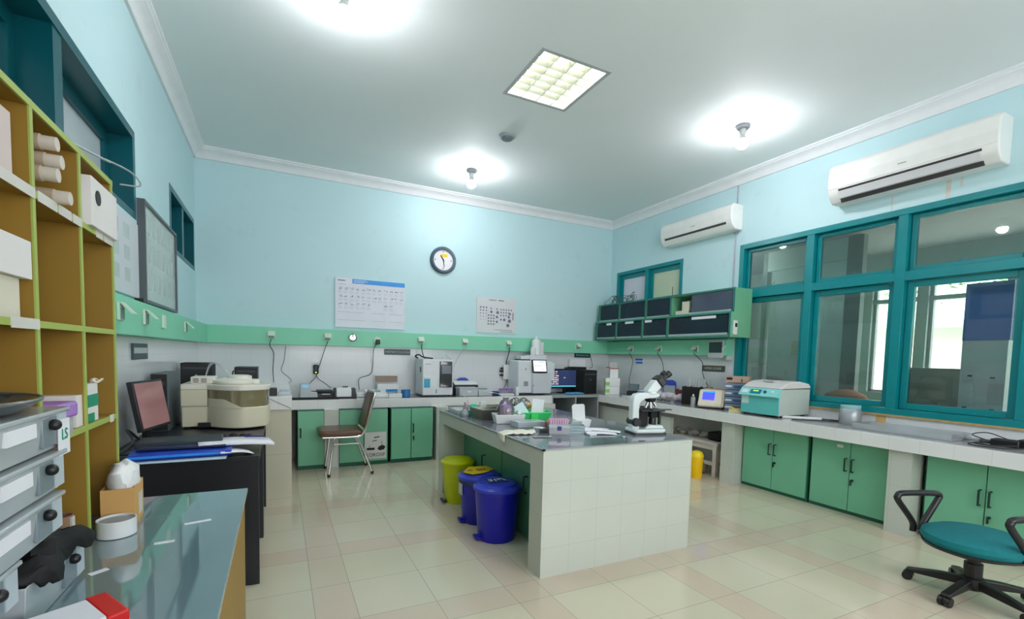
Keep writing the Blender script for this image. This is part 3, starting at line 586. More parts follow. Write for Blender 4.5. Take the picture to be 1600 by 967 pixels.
# ================================================================ WALL CABINET (right)
t = thing('wall_cabinet', 'mint green wall cabinet with dark sliding glass fronts on the right wall', 'wall cabinet', (0, 0, 0))
cm = mat('mint cabinet laminate', (110, 176, 138), .4, 0, .06, 4); cd = mat('teal cabinet edging', (34, 112, 104), .4); inn = mat('cabinet interior', (120, 160, 132), .6)
gl = mat('dark sliding glass', (8, 34, 46), .06, 0, .1, 4, spec=.35); alu = mat('aluminium track', (176, 190, 190), .35, .5)
Y0, Y1, Z0, ZM, Z1 = 3.70, 6.225, 1.603, 1.885, 2.165
XL, XU = 4.575, 4.625
G().box(XU, Y0, ZM, RW-.003, Y0+.02, Z1).box(XL, Y0, Z0, RW-.003, Y0+.02, ZM).make('side_panel', cm, t); G().box(XU, Y1-.02, ZM, RW-.003, Y1, Z1).box(XL, Y1-.02, Z0, RW-.003, Y1, ZM).make('side_panel', cm, t)
G().box(XU, Y0+.02, Z1-.02, RW-.003, Y1-.02, Z1).make('top_board', cm, t); G().box(XL, Y0+.02, ZM-.012, RW-.003, Y1-.02, ZM+.008).make('middle_board', cm, t); G().box(XL, Y0+.02, Z0, RW-.003, Y1-.02, Z0+.025).make('bottom_board', cm, t)
G().box(RW-.02, Y0+.02, Z0+.025, RW-.006, Y1-.02, Z1-.02).make('back_panel', inn, t)
for y in (4.67, 5.15, 5.72): G().box(XU+.002, y-.012, ZM+.008, RW-.02, y+.012, Z1-.02).box(XL+.002, y-.012, Z0+.025, RW-.02, y+.012, ZM-.012).make('divider', cm, t)
g = G()
for x, za, zb in ((XU, ZM+.008, Z1), (XL, Z0, ZM-.0)):
    g.box(x-.006, Y0, zb-.016, x+.002, Y1, zb); g.box(x-.006, Y0, za, x+.002, Y1, za+.014)
    for y in (Y0+.009, 4.67, 5.15, 5.72, Y1-.009): g.box(x-.005, y-.011, za, x+.001, y+.011, zb)
g.make('edge_frame', cd, t)
ups = [(4.69, 5.12), (5.17, 5.70), (5.74, 6.19)]
for a, b in ups:
    G().box(XU+.006, a, ZM+.03, XU+.011, b, Z1-.026).make('glass_panel', gl, t); G().box(XU-.008, a, ZM+.018, XU+.002, b, ZM+.034).make('track', alu, t)
    G().box(XL+.006, a, Z0+.045, XL+.011, b, ZM-.03).make('glass_panel', gl, t); G().box(XL-.008, a, Z0+.028, XL+.002, b, Z0+.046).make('track', alu, t)
G().box(XU+.008, 3.735, ZM+.03, XU+.013, 4.33, Z1-.026).make('glass_panel', mat('grey sliding glass', (66, 74, 92), .08), t); G().box(XU-.008, 3.735, ZM+.018, XU+.002, 4.36, ZM+.036).make('track', alu, t)
G().box(XL+.006, 3.735, Z0+.045, XL+.011, 4.64, ZM-.03).make('glass_panel', gl, t); G().box(XL-.008, 3.735, Z0+.026, XL+.002, 4.64, Z0+.05).make('track', alu, t)
for y0, w, z in ((5.83, .12, ZM-.034), (5.33, .18, ZM-.032), (4.96, .13, ZM-.034), (3.90, .36, ZM-.04)): G().box(XL-.007, y0, z-.02, XL-.002, y0+w, z+.012).make('paper_label', paper, t)
# things in and on it
tag(G().box(4.66, 4.40, ZM+.009, 4.74, 4.62, ZM+.075).make('small_carton', offwhite), 'low white box inside the open part of the wall cabinet', 'box'); tag(G().box(4.67, 4.40, ZM+.076, 4.74, 4.52, ZM+.19).make('small_carton', offwhite), 'upright white box on top of the low one inside the wall cabinet', 'box')
tag(G().lathe([(.05, 0), (.055, .01), (.055, .16), (.045, .17), (1e-5, .17)]).make('metal_canister', mat('dull metal', (120, 130, 130), .35, .7), loc=(4.70, 4.76, Z0+.026)), 'grey metal canister at the gap of the lower wall cabinet glass', 'canister')
t2 = thing('remote_holder', 'white remote control in a holder on the side of the wall cabinet', 'remote control', (4.64, Y0, 1.63))
G().box(-.03, -.02, 0, .03, -.001, .16).make('holder', white, t2, bevel=.004); G().box(-.012, -.0215, .085, .022, -.0195, .13).make('display', ink, t2)
random.seed(11)
g = G()
for k in range(9):
    cy = 5.6 + .07*k; r = .05+.03*random.random(); cz = Z1 + .012 + .03*random.random()
    g.tube([(4.75+.08*random.random()+r*math.cos(a*.5)*.6, cy+r*1.4*math.cos(a*.5+k), cz+r*.8*(1+math.sin(a*.5))) for a in range(15)], .004, 6)
tag(g.make('cable_tangle', mat('grey cable', (76, 98, 98), .6)), 'tangle of grey cables lying on top of the wall cabinet', 'cables')
tag(G().cyl((4.75, 4.78, Z1), (4.75, 4.78, Z1+.14), .004, seg=6).make('antenna', black), 'thin black antenna standing on top of the wall cabinet', 'antenna')
# ================================================================ CHAIRS
t = thing('chrome_chair', 'brown padded chair with chrome tube legs in front of the back counter', 'chair', (.66, 5.42, 0), 0)
brn = mat('brown vinyl', (96, 66, 46), .35, 0, .1, 6)
g = G(); pts = [(-.26, -.2), (-.27, .2)]; 
g.prism([(-.29+.03*abs(v)/.21*0, v) for v in (-.16,)]+[(-.27, -.205), (-.2, -.215), (.13, -.205), (.15, -.18), (.15, .18), (.13, .205), (-.2, .215), (-.27, .205), (-.29, .16)], 'z', .425, .49)
g.make('seat', brn, t, bevel=.022, seg=4)
Mb = Matrix.Translation((.165, 0, .50)) @ Matrix.Rotation(math.radians(14), 4, 'Y')
g = G(); g.prism([(-.17, 0), (-.195, .06), (-.20, .25), (-.17, .37), (-.12, .395), (.12, .395), (.17, .37), (.20, .25), (.195, .06), (.17, 0)], 'x', -.02, .025); g.rot(Mb); g.make('backrest', brn, t, bevel=.015, seg=3)
for s in (-1, 1):
    G().tube(bez([(-.20, s*.205, .02), (-.165, s*.20, .30), (-.145, s*.195, .405), (-.10, s*.19, .418), (.06, s*.19, .418), (.10, s*.195, .405)], 6), .0125, 10).make('front_leg', chrome, t)
    G().tube([(.245, s*.205, .02), (.15, s*.2, .28), (.09, s*.195, .405)], .0125, 10).make('rear_leg', chrome, t)
    G().tube(bez([(-.26, s*.185, .42), (.08, s*.2, .42), (.15, s*.205, .46), (.19, s*.21, .56), (.265, s*.205, .86), (.268, s*.19, .885), (.27, s*.15, .897)], 6), .0125, 10).make('back_frame', chrome, t)
    for x in (-.20, .245): G().cyl((x, s*.205, 0), (x, s*.205, .03), .016, seg=10).make('foot_cap', mat('red brown foot cap', (60, 34, 28), .6), t)
    G().cyl((-.155, s*.2, .345), (.115, s*.2, .345), .008, seg=8).make('stretcher', chrome, t)
G().cyl((.27, -.15, .897), (.27, .15, .897), .0125, seg=8).make('top_rail', chrome, t)
# swivel chair
t = thing('swivel_chair', 'black swivel chair with teal fabric seat and loop armrests at the right edge', 'office chair', (3.60, 1.18, 0), 0)
tf = mat('teal fabric', (0, 112, 118), .9, 0, .12, 40, bump=.3, bscale=300); bp = mat('black nylon', (22, 20, 22), .4)
SZ = .345
g = G(); N = 28; g.lathe([(1e-5, SZ-.035), (.17, SZ-.035), (.225, SZ-.02), (.24, SZ+.01), (.235, SZ+.035), (.19, SZ+.055), (1e-5, SZ+.06)], (-.09, -.03, 0), 36, 0, 1.08, .98); g.make('seat', tf, t)
G().lathe([(1e-5, SZ-.05), (.18, SZ-.05), (.232, SZ-.03), (.236, SZ-.015), (.2, SZ-.02), (1e-5, SZ-.02)], (-.09, -.03, 0), 36, 0, 1.08, .98).make('seat_pan', bp, t)
G().lathe([(.042, .10), (.042, .2), (.03, .2), (.03, SZ-.05), (.05, SZ-.05), (1e-5, SZ-.045)]).make('column', bp, t); G().lathe([(.05, .05), (.06, .07), (.055, .115), (.03, .13), (1e-5, .13)]).make('hub', bp, t)
for k in range(5):
    a = math.radians(106 + 72*k); c, s = math.cos(a), math.sin(a)
    M = Matrix.Rotation(a, 4, 'Z'); g = G(); g.prism([(.03, .06), (.03, .11), (.14, .10), (.29, .072), (.30, .058), (.28, .05)], 'y', -.022, .022); g.rot(M); g.make('base_arm', bp, t, bevel=.006)
    g = G(); 
    for q in (-1, 1): g.cyl((.285, q*.008, .027), (.285, q*.028, .027), .027, seg=16)
    g.cyl((.285, -.01, .035), (.285, .01, .035), .018, seg=12); g.cyl((.285, 0, .03), (.285, 0, .06), .008, seg=8); g.rot(M); g.make('caster', bp, t)
def arm(s):
    L = [(-.02, 0, SZ-.02), (-.03, 0, SZ+.04), (-.14, 0, SZ+.17), (-.145, 0, SZ+.20), (-.11, 0, SZ+.215), (.11, 0, SZ+.21), (.15, 0, SZ+.195), (.14, 0, SZ+.165), (.06, 0, SZ+.04), (.03, 0, SZ-.02)]
    g = G(); g.tube(bez(L, 5), .0175, 10); M = Matrix.Translation((s[0], s[1], 0)) @ Matrix.Rotation(s[2], 4, 'Z'); g.rot(M); g.make('armrest', bp, t)
arm((-.12, .235, -.30)); arm((-.14, -.26, -.30))
t['label'] = t['label']
# ================================================================ BINS
def pedal_bin(label, x, y, r, h, m, lidm, tap=.86, ry=1.0):
    t = thing('pedal_bin', label, 'waste bin', (x, y, 0), 0, 'lidded bins beside the island')
    G().lathe([(r*tap*.9, 0), (r*tap*.93, .01), (r*.94, h-.07), (r*.97, h-.068), (r*.97, h-.055), (r*.93, h-.055), (1e-5, h-.06)], seg=40).make('body', m, t)
    G().lathe([(r*.99, h-.06), (r*1.03, h-.052), (r*1.03, h-.036), (r*.97, h-.028), (r*.9, h-.02), (r*.86, h-.022), (r*.80, h-.008), (r*.5, h), (1e-5, h+.002)], seg=40).make('lid', lidm, t)
    G().box(-r*.98, -.04, .012, -r*.70, .04, .03).box(-r*1.02, -.03, .02, -r*.9, .03, .04).make('pedal', m if m is not limeyel else dgrey, t, bevel=.004)
    return t
pedal_bin('acid yellow pedal bin, the farthest one under the island', 1.44, 3.97, .148, .405, limeyel, limeyel, .80)
t = pedal_bin('blue bin with a yellow warning sheet on its lid, beside the island', 1.435, 3.44, .168, .405, blue, mat('blue lid', (46, 60, 190), .28))
G().prism([(-.15, -.03), (-.10, -.12), (.0, -.10), (.12, -.02), (.10, .10), (-.05, .12)], 'z', .408, .411).make('warning_sheet', yellow, t)
G().box(-.10, -.02, .4112, -.06, .02, .412).box(-.03, -.04, .4112, .05, .03, .412).make('warning_print', mat('faded brown print', (150, 120, 20), .7), t)
g = G(); g.box(-.004, -.035, 0, .004, .035, .09); g.rot(Matrix.Translation((-.158, -.0, .23)) @ Matrix.Rotation(-.02, 4, 'Y')); g.make('side_label', lgrey, t)
G().lathe([(.158, .315), (.166, .32), (.166, .345), (.158, .35)], seg=36).make('liner_edge', mat('dark teal bag', (20, 60, 80), .5), t)
t = pedal_bin('blue bin with a hand lettered lid, nearest of the three by the island', 1.42, 3.06, .172, .42, blue, mat('blue lid', (0, 0, 0)))
G().prism([(-.09, -.06), (.06, -.06), (.07, .06), (-.08, .06)], 'z', .4215, .423).make('lid_label', mat('dark blue label', (10, 50, 110), .5), t)
g = G()
for x0, y0, x1, y1 in ((-.07, .02, -.04, .03), (-.04, .03, -.045, -.01), (-.045, -.01, -.07, -.01), (-.02, -.03, -.015, .03), (.0, .03, .02, .0), (.01, .02, .035, .04), (.035, .04, .055, -.03)): g.cyl((x0, y0, .4235), (x1, y1, .4235), .003, seg=6)
g.make('lid_lettering', paper, t)
t = thing('small_bin', 'small yellow swing lid bin on the floor behind the island, under the right counter', 'waste bin', (4.235, 3.78, 0))
G().lathe([(.062, 0), (.065, .01), (.072, .24), (1e-5, .24)]).make('body', mat('warm yellow plastic', (240, 190, 0), .4), t); G().lathe([(.075, .235), (.076, .255), (.06, .29), (.03, .305), (1e-5, .307)]).make('lid', mat('warm yellow lid', (236, 206, 20), .4), t)
# white bench under the right counter
t = thing('white_stool', 'small white wooden table under the right counter beyond the pier', 'stool', (4.66, 4.10, 0)); wp = mat('chipped white paint', (206, 196, 190), .5)
G().box(-.22, -.42, .36, .22, .42, .39).make('top', wp, t)
for x in (-.19, .19):
    for y in (-.38, .38): G().box(x-.025, y-.025, 0, x+.025, y+.025, .36).make('leg', wp, t)
G().box(-.2, -.36, .30, -.18, .36, .36).box(-.2, -.36, .12, -.18, .36, .16).box(-.17, -.39, .12, .17, -.37, .16).box(-.17, -.39, .30, .17, -.37, .36).make('rail', wp, t)
g = G(); g.lathe([(.12, 0), (.15, .02), (.155, .13), (.13, .16), (1e-5, .16)]); tag(g.make('beige_sack', mat('beige sack', (150, 132, 104), .9, 0, .2, 8, bump=.6, bscale=12), loc=(4.46, 4.02, 0)), 'beige bundle on the floor under the small white table', 'bundle')
random.seed(4)
g = G()
for k in range(7): g.ball((4.62+.03*math.sin(k*2), 4.0+.07*k, .43+.015*math.cos(k*3)), .045, 1, 1.2, .8)
tag(g.make('crumpled_bag', mat('grey film', (150, 148, 142), .5)), 'crumpled grey plastic bag on the small white table', 'bag')
tag(G().box(4.55, 3.74, .391, 4.75, 3.92, .49).make('dark_box', blackm, bevel=.02), 'black bag on the near end of the small white table', 'bag')
# ================================================================ LEFT: STORAGE AND DESK THINGS
def crate(label, x0, y0, z0, x1, y1, z1, grp='translucent storage boxes stacked by the shelf', lid=True, labels=True):
    """translucent box with a lip, latch recess and dark knob near its far end on the +x face"""
    t = thing('storage_box', label, 'storage box', (x1, y0, z0), 0, grp); w = x1-x0; L = y1-y0; h = z1-z0
    G().shell(-w, 0, 0, 0, L, h-.012, .003, .008).make('body', cleard, t, bevel=.002)
    if lid: G().box(-w-.006, -.006, h-.014, .006, L+.006, h-.004).make('lid', cleard, t, bevel=.003)
    G().box(-w+.02, .02, .006, -.02, L-.02, h*.55).make('contents', mat('grey contents', (170, 176, 178), .8), t)
    yk = L*.72
    G().box(-.007, yk-.035, h*.12, .0005, yk+.035, h*.80).make('latch_recess', mat('smoky latch', (122, 134, 140), .3), t, bevel=.002)
    G().ball((.008, yk, h*.62), .012, seg=10).make('latch_knob', black, t)
    if labels: G().box(-.004, L*.12, h*.45, .0025, L*.50, h*.76).make('label_strip', paper, t)
    G().box(-.004, L*.84, h*.1, .0015, L*.985, h*.86).make('end_face', mat('milky plastic', (186, 196, 202), .4), t)
    return t
crate('translucent storage box on top of the near stack, under a curved dark tray', -.76, 1.105, 1.103, -.44, 1.415, 1.195)
crate('translucent storage box second from top in the near stack', -.76, 1.082, 1.011, -.44, 1.392, 1.102)
crate('translucent storage box third from top in the near stack', -.76, 1.065, .919, -.44, 1.375, 1.010)
crate('translucent storage box fourth from top in the near stack', -.76, .90, .827, -.455, 1.21, .918)
t = crate('open translucent storage box on the glass top, holding a black plastic bag', -.62, 1.225, .751, -.45, 1.53, .862, lid=False, labels=False)
crate('translucent storage box at the left edge, top of the nearest stack', -.72, .72, 1.095, -.425, 1.04, 1.187); crate('translucent storage box at the left edge, second in the nearest stack', -.72, .72, 1.0, -.42, 1.04, 1.093)
g = G(); bv = []; nx, ny = 11, 16
for j in range(ny):
    for i in range(nx):
        u = i/(nx-1); v = j/(ny-1); e = max(0, math.sin(PI*v))**.4*max(0, math.sin(PI*u))**.5
        bv.append((-.545+.115*u+.012*math.sin(v*9), 1.235+.285*v+.012*math.sin(u*8), .856+.034*e+.007*math.sin(u*14+v*19)+.006*math.sin(v*31-u*7)+.010*v-(.018 if u > .93 else 0)))
g._add(bv, [(j*nx+i, j*nx+i+1, (j+1)*nx+i+1, (j+1)*nx+i) for j in range(ny-1) for i in range(nx-1)], 0)
o = g.make('black_bag', blackm); s_ = o.modifiers.new('solid', 'SOLIDIFY'); s_.thickness = .012; tag(o, 'crumpled black plastic bag filling the open storage box', 'bag')
t = thing('curved_tray', 'dark translucent curved tray lying on the top storage box', 'tray', (-.58, 1.24, 1.198))
G().lathe([(1e-5, 0), (.16, 0), (.19, .022), (.196, .022), (.165, -.0), (.16, -.001)], (0, 0, 0), 36, 0, .75, 1.0).make('tray', clearb, t)
g = G(); g.tube([(.145*math.cos(a*PI/18), .193*math.sin(a*PI/18), .022) for a in range(37)], .004, 6, cap=False); g.make('rim', mat('smoky rim', (96, 98, 96), .3), t)
t = thing('glove_packet', 'white packet with a red end at the bottom left corner of the picture', 'packet', (-.385, 1.20, .751), .55)
G().box(-.10, -.10, 0, .07, .02, .055).make('packet', paper, t, bevel=.006); G().box(.035, -.102, -.0005, .072, .022, .0565).make('red_end', red, t, bevel=.004)
g = G(); g.lathe([(.030, 0), (.030, .125), (.027, .125), (.027, .004), (1e-5, .004)], seg=28); t = thing('cardboard_tube', 'short brown cardboard tube standing behind the storage boxes', 'tube', (-.53, 1.63, .751)); g.make('tube', brown, t)
G().box(.018, -.012, .0, .0315, .008, .12).make('paper_strip', mat('label paper', (0, 0, 0)), t)
t = thing('round_tub', 'low round white tub on the glass top', 'tub', (-.452, 1.805, .7505))
G().lathe([(.045, 0), (.049, .002), (.049, .052), (.046, .052), (.044, .006), (1e-5, .006)], seg=36).make('wall', white, t); G().lathe([(1e-5, .04), (.043, .04), (.043, .046), (1e-5, .047)]).make('inner_disc', grey, t)
t = thing('carton', 'open kraft carton with a white plastic bag on the glass top beside the shelf', 'carton', (-.455, 1.87, .7505), math.radians(4))
G().shell(-.052, 0, 0, .035, .15, .125, .004).make('box', kraft, t); G().box(.0352, .06, .02, .0365, .12, .09).make('shipping_label', mat('label paper', (0, 0, 0)), t)
g = G(); g.lathe([(.018, 0), (.030, .03), (.033, .08), (.040, .11), (.038, .135), (.022, .155), (.008, .16), (1e-5, .16)], (0, 0, 0), 24, 0, .9, 1.45)
g.v = [(x+.004*math.sin(y*90+z*60), y+.005*math.sin(x*110+z*70), z+.005*math.sin(x*120+y*80)) for x, y, z in ((a*1.12, b*1.2, c*1.22) for a, b, c in g.v)]; o = g.make('plastic_bag', mat('white film bag', (232, 232, 232), .4, 0, .05, 4, bump=.5, bscale=18), loc=(-.464, 1.94, .757)); tag(o, 'bulging white plastic bag stuffed in the kraft carton', 'bag')
# on the shelf boards
tag(G().box(-.62, 1.70, 0+1.101, -.508, 1.748, 1.19).make('white_box', mat('white carton', (222, 218, 216), .6)), 'white upright box with red print on the lower shelf', 'box')
t = thing('green_white_box', 'green and white box on the lower shelf beside the wall end', 'box', (-.51, 1.80, 1.101)); G().box(-.10, 0, 0, 0, .085, .115).make('box', mat('white carton', (0, 0, 0)), t)
G().box(-.101, -.001, .045, .001, .086, .082).box(-.101, -.001, .0, .001, .05, .026).make('green_print', mat('deep green print', (0, 140, 104), .5), t)
tag(G().lathe([(.03, 0), (.036, .03), (.02, .075), (1e-5, .09)], sx=1, sy=.9).make('blue_sachet', mat('blue sachet', (30, 70, 160), .5, bump=.5, bscale=20), loc=(-.56, 1.84, 1.217)), 'crumpled blue sachet on top of the green and white box', 'sachet')
g = G(); g.tube([(-.515+.012*math.cos(a*PI/10), 1.895+.03*math.sin(a*PI/10), 1.222+.004*math.sin(a)) for a in range(21)], .0035, 6, cap=False); tag(g.make('rubber_ring', mat('cream rubber', (216, 206, 184), .6)), 'small cream rubber ring hanging over the green and white box', 'ring')
tag(G().box(-.70, 1.485, 1.101, -.58, 1.69, 1.21).make('pink_folder', mat('dusty pink card', (186, 152, 142), .8)), 'dusty pink brown card box standing on the lower shelf', 'box')
t = thing('tube_rack', 'lilac rack with clear tubes on the lower shelf above the storage boxes', 'rack', (-.475, 1.49, 1.101)); G().box(-.09, 0, .045, 0, .12, .085).make('rack', purple, t, bevel=.008); 
g = G()
for k in range(5): g.cyl((-.015, .015+.022*k, .0), (-.015, .015+.022*k, .046), .008, seg=8)
g.make('tubes', clear, t)
t = thing('price_card', 'white card with green marking clipped to the top storage box', 'card', (-.4385, 1.385, 1.13), 0); G().box(0, -.025, -.045, .002, .035, .035).make('card', paper, t); text('LS', .035, mat('deep green print', (0, 0, 0)), t, (.0025, .005, 0), FXL)
# upper shelf things
def roll(y, z, x1, label): 
    t = thing('wrapped_roll', label, 'roll', (x1, y, z), 0, 'beige rolls lying in the pigeonhole'); m = mat('beige wrap', (176, 160, 138), .7)
    G().tube([(-.30, 0, 0), (-.03, 0, 0), (-.025, 0, 0)], [.019, .019, .014], 14).make('roll', m, t); G().tube([(-.03, 0, 0), (0, 0, 0)], .0165, 14).make('roll_cap', mat('pale roll cap', (206, 196, 184), .6), t)
for y, z, x, lb in ((1.60, 1.703, -.475, 'beige roll at the foot of the pile, sticking out farthest'), (1.545, 1.742, -.48, 'beige roll second from the bottom of the pile'), (1.57, 1.781, -.48, 'beige roll second from the top of the pile'), (1.56, 1.820, -.485, 'topmost beige roll of the pile')): roll(y, z, x, lb)
t = thing('white_carton', 'white carton with a small dark mark in the end pigeonhole of the top row', 'box', (-.487, 1.80, 1.6825)); G().box(-.20, 0, 0, 0, .235, .142).make('box', mat('white carton', (0, 0, 0)), t, bevel=.002)
G().box(-.12, -.0015, .02, -.09, 0, .06).box(-.105, -.0015, .055, -.085, 0, .075).make('print', ink, t); g = G(); g.lathe([(1e-5, 0), (.022, 0), (.022, .002), (1e-5, .002)]); g.rot(Matrix.Translation((.0, .05, .09)) @ Matrix.Rotation(PI/2, 4, 'Y')); g.make('print_disc', ink, t)
tag(G().box(-.72, 1.772, 1.6825, -.52, 1.792, 1.80).make('white_envelope', paper), 'narrow white packet beside the marked carton in the top row', 'packet')
tag(G().box(-.78, 1.20, 1.3865, -.515, 1.425, 1.475).make('white_carton', mat('cream carton', (214, 208, 190), .6)), 'lower cream white carton at the left edge of the middle pigeonholes', 'box'); tag(G().box(-.78, 1.20, 1.4765, -.50, 1.445, 1.56).make('white_carton', mat('white carton', (0, 0, 0))), 'upper white carton at the left edge of the middle pigeonholes', 'box')
tag(G().box(-.78, 1.21, 1.6835, -.51, 1.40, 1.82).make('white_carton', mat('pinkish carton', (206, 190, 184), .6)), 'pale carton at the left edge in the top row', 'box')
tag(G().box(-.60, 1.768, 1.3865, -.512, 1.778, 1.46).make('white_bottle', paper), 'thin white card standing in the middle row', 'card')
g = G(); g.tube(bez([(-.56, 1.62, 1.887), (-.50, 1.78, 1.89), (-.47, 1.9, 1.90), (-.50, 1.98, 1.93), (-.46, 2.1, 1.935), (-.44, 2.12, 1.90), (-.49, 2.09, 1.887)], 8), .003, 6); g.tube(bez([(-.54, 1.60, 1.887), (-.53, 1.75, 1.888), (-.52, 1.9, 1.887), (-.56, 1.97, 1.888)], 6), .004, 6)
tag(g.make('wire_loop', mat('thin grey wire', (150, 158, 160), .4)), 'thin wire looping over the top of the pigeonhole shelf', 'wire')
# ---- black desk
t = thing('computer_monitor', 'black desktop monitor with a dark pinkish screen on the left desk', 'monitor', (-.69, 3.50, .741), math.radians(77))
MM = Matrix.Translation((0, 0, .245)) @ Matrix.Rotation(math.radians(-10), 4, 'X')
G().box(-.172, 0, -.150, .172, .03, .145).rot(MM).make('housing', black, t, bevel=.004); G().box(-.158, -.002, -.132, .158, .001, .132).rot(MM).make('screen', mat('dim pink screen', (136, 98, 98), .12, 0, .15, 3, emit=(120, 80, 84), es=.25), t)
G().box(-.02, .02, .01, .02, .05, .2).make('stand', black, t); G().lathe([(.10, 0), (.11, .006), (.10, .014), (1e-5, .016)], (0, .0, 0), 28, 0, 1.1, .8).make('foot', black, t)
def pc(name, label, x0, y0, z0, x1, y1, z1, m, rz=0, cat='computer'):
    t = thing(name, label, cat, ((x0+x1)/2, y0, z0), rz); w = (x1-x0)/2; L = y1-y0; h = z1-z0
    G().box(-w, .006, 0, w, L, h).make('case', m, t, bevel=.003); G().box(-w+.004, 0, .006, w-.004, .008, h-.006).make('front_panel', black, t, bevel=.003)
    G().box(-w+.02, -.002, h*.80, w-.02, .002, h*.86).make('drive_slot', dgrey, t); G().cyl((0, .002, h*.6), (0, -.003, h*.6), .008, seg=12).make('power_button', grey, t); return t
pc('computer_tower', 'dark grey computer tower beside the cream analyser on the left desk', -.80, 4.0, .741, -.70, 4.45, 1.145, mat('graphite case', (92, 102, 106), .45))
pc('black_case', 'black box shaped device on the tiled plinth in the left corner', -.80, 5.1, .9185, -.56, 5.4, 1.19, blackm, 0, 'device')
pc('computer_tower', 'small black tower with two drive doors on the tiled plinth, right of the analyser', -.385, 5.15, .9185, -.19, 5.45, 1.155, black)
tag(G().box(-.13, 4.70, .9185, -.02, 4.80, .985).make('adapter_block', black, bevel=.004), 'black adapter block near the front corner of the tiled plinth', 'adapter')
tag(G().box(-.01, 4.75, .9185, .09, 5.0, .95).make('flat_device', lgrey, bevel=.003), 'flat grey device behind the adapter block on the plinth', 'device')
# cream analyser
t = thing('chemistry_analyser', 'large cream bench analyser with a curved smoky window on the black desk', 'analyser', (-.36, 4.06, .741))
cr = mat('cream enamel', (206, 200, 176), .35, 0, .05, 3); crl = mat('pale cream enamel', (222, 218, 206), .35)
def dprof(x0, x1, yb, r, n=16):
    """front outline: straight at left, bulging to the right"""
    P = [(x0, yb), (x0, 0)]
    for k in range(n+1):
        u = k/n; x = x0+.16+(x1-x0-.16)*u; P.append((x, -.16*math.sin(PI*min(1, u*.92))**.9 if u < 1 else .0))
    P += [(x1, yb)]; return P
base = dprof(-.275, .29, .36, 0)
G().prism(base, 'z', .012, .165).make('base', cr, t, bevel=.008)
G().prism([(a*.98, b*.97+.005) for a, b in base], 'z', .165, .285).make('window_band', mat('smoky window', (120, 112, 82), .08, 0, .15, 4, coat=1), t)
G().box(-.277, -.006, .165, -.115, .20, .285).make('left_block', cr, t, bevel=.004)
def bulge(x): u = (x+.275-.16)/(.565-.16); return -.16*max(0, math.sin(PI*min(1, u*.92)))**.9-.004
xs = [-.112+.02*k for k in range(13)]; tops = [.222 if x < .0 else max(.165, .222-(x-.0)*.52) for x in xs]
vs = [(x, bulge(x), .160) for x in xs] + [(x, bulge(x), z) for x, z in zip(xs, tops)] + [(x, bulge(x)+.02, .160) for x in xs] + [(x, bulge(x)+.02, z) for x, z in zip(xs, tops)]; K = len(xs)
g = G(); g._add(vs, [f for i in range(K-1) for f in ((i, i+1, K+i+1, K+i), (K+i, K+i+1, 3*K+i+1, 3*K+i), (2*K+i, 3*K+i, 3*K+i+1, 2*K+i+1))] + [(0, K, 3*K, 2*K)], 0); g.make('front_fairing', cr, t)
G().prism([(a*1.015, b*1.02) for a, b in base], 'z', .285, .325).make('top_cover', crl, t, bevel=.006)
G().box(-.22, .02, .325, -.07, .20, .378).make('rear_block', crl, t, bevel=.006)
g = G()
for k in range(2):
    for r in range(4): g.box(-.205+.05*k, .0185, .336+.009*r, -.17+.05*k, .0205, .340+.009*r)
g.make('vent_slots', mat('brown slot', (84, 70, 56), .6), t)
G().lathe([(.13, .325), (.14, .335), (.14, .352), (.10, .366), (.08, .37), (1e-5, .37)], (.055, .05, 0), 40).make('rotor_cover', crl, t); G().lathe([(.085, .36), (.085, .385), (.06, .392), (1e-5, .392)], (.085, .06, 0), 32).make('rotor_cap', crl, t)
G().box(-.04, -.01, .325, .0, .05, .35).box(.17, .02, .325, .22, .10, .36).make('top_blocks', crl, t, bevel=.003); G().tube(bez([(.04, .1, .39), (.04, .1, .41), (.045, .11, .42)], 4), .005, 6).make('probe', black, t)
G().box(-.17, -.03, .012, -.07, -.0, .045).make('foot_block', black, t)
for x in (-.24, .24): G().cyl((x, .05, 0), (x, .05, .014), .02, seg=12).make('foot', black, t)
g = G()
for q in range(2): g.tube(bez([(-.20, 4.35, 1.12), (-.27-.02*q, 4.5, 1.20), (-.36, 4.6, 1.18+.01*q), (-.42, 4.7, 1.0)], 6), .006, 6)
g.rot(Matrix.Translation((-.16, 0, 0))); tag(g.make('white_cables', cablew), 'white cables arching behind the cream analyser', 'cable')
# papers, folder, keyboard
t = thing('keyboard', 'black keyboard on the left desk in front of the monitor', 'keyboard', (-.52, 3.36, .7405), math.radians(8)); G().box(-.22, -.075, 0, .22, .075, .018).make('case', black, t, bevel=.004)
g = G()
for r in range(5):
    for c in range(15): g.box(-.21+c*.028, -.065+r*.027, .018, -.186+c*.028, -.042+r*.027, .024)
g.make('keys', dgrey, t)
tag(G().box(-.20, -.10, 0, .20, .10, .05).rot(Matrix.Rotation(.06, 4, 'Z')).make('dark_binder', mat('charcoal binder', (40, 48, 54), .5), bevel=.01, loc=(-.50, 3.20, .7595+.006)), 'charcoal folder lying behind the blue folders', 'folder')
t = thing('blue_folder', 'bright blue folder with a rounded spine on the near edge of the left desk', 'folder', (-.47, 2.99, .7405), math.radians(3))
G().prism([(-.045, .008), (-.06, .02), (-.045, .04), (.16, .045), (.16, .004)], 'x', -.22, .23).make('cover', mat('folder blue', (24, 60, 170), .3), t, bevel=.003)
G().prism([(-.052, .016), (-.062, .024), (-.054, .033)], 'x', -.221, .20).make('spine_stripe', mat('folder bright blue', (36, 130, 220), .25), t); G().box(.18, -.0625, .022, .20, -.055, .033).make('spine_label', paper, t)
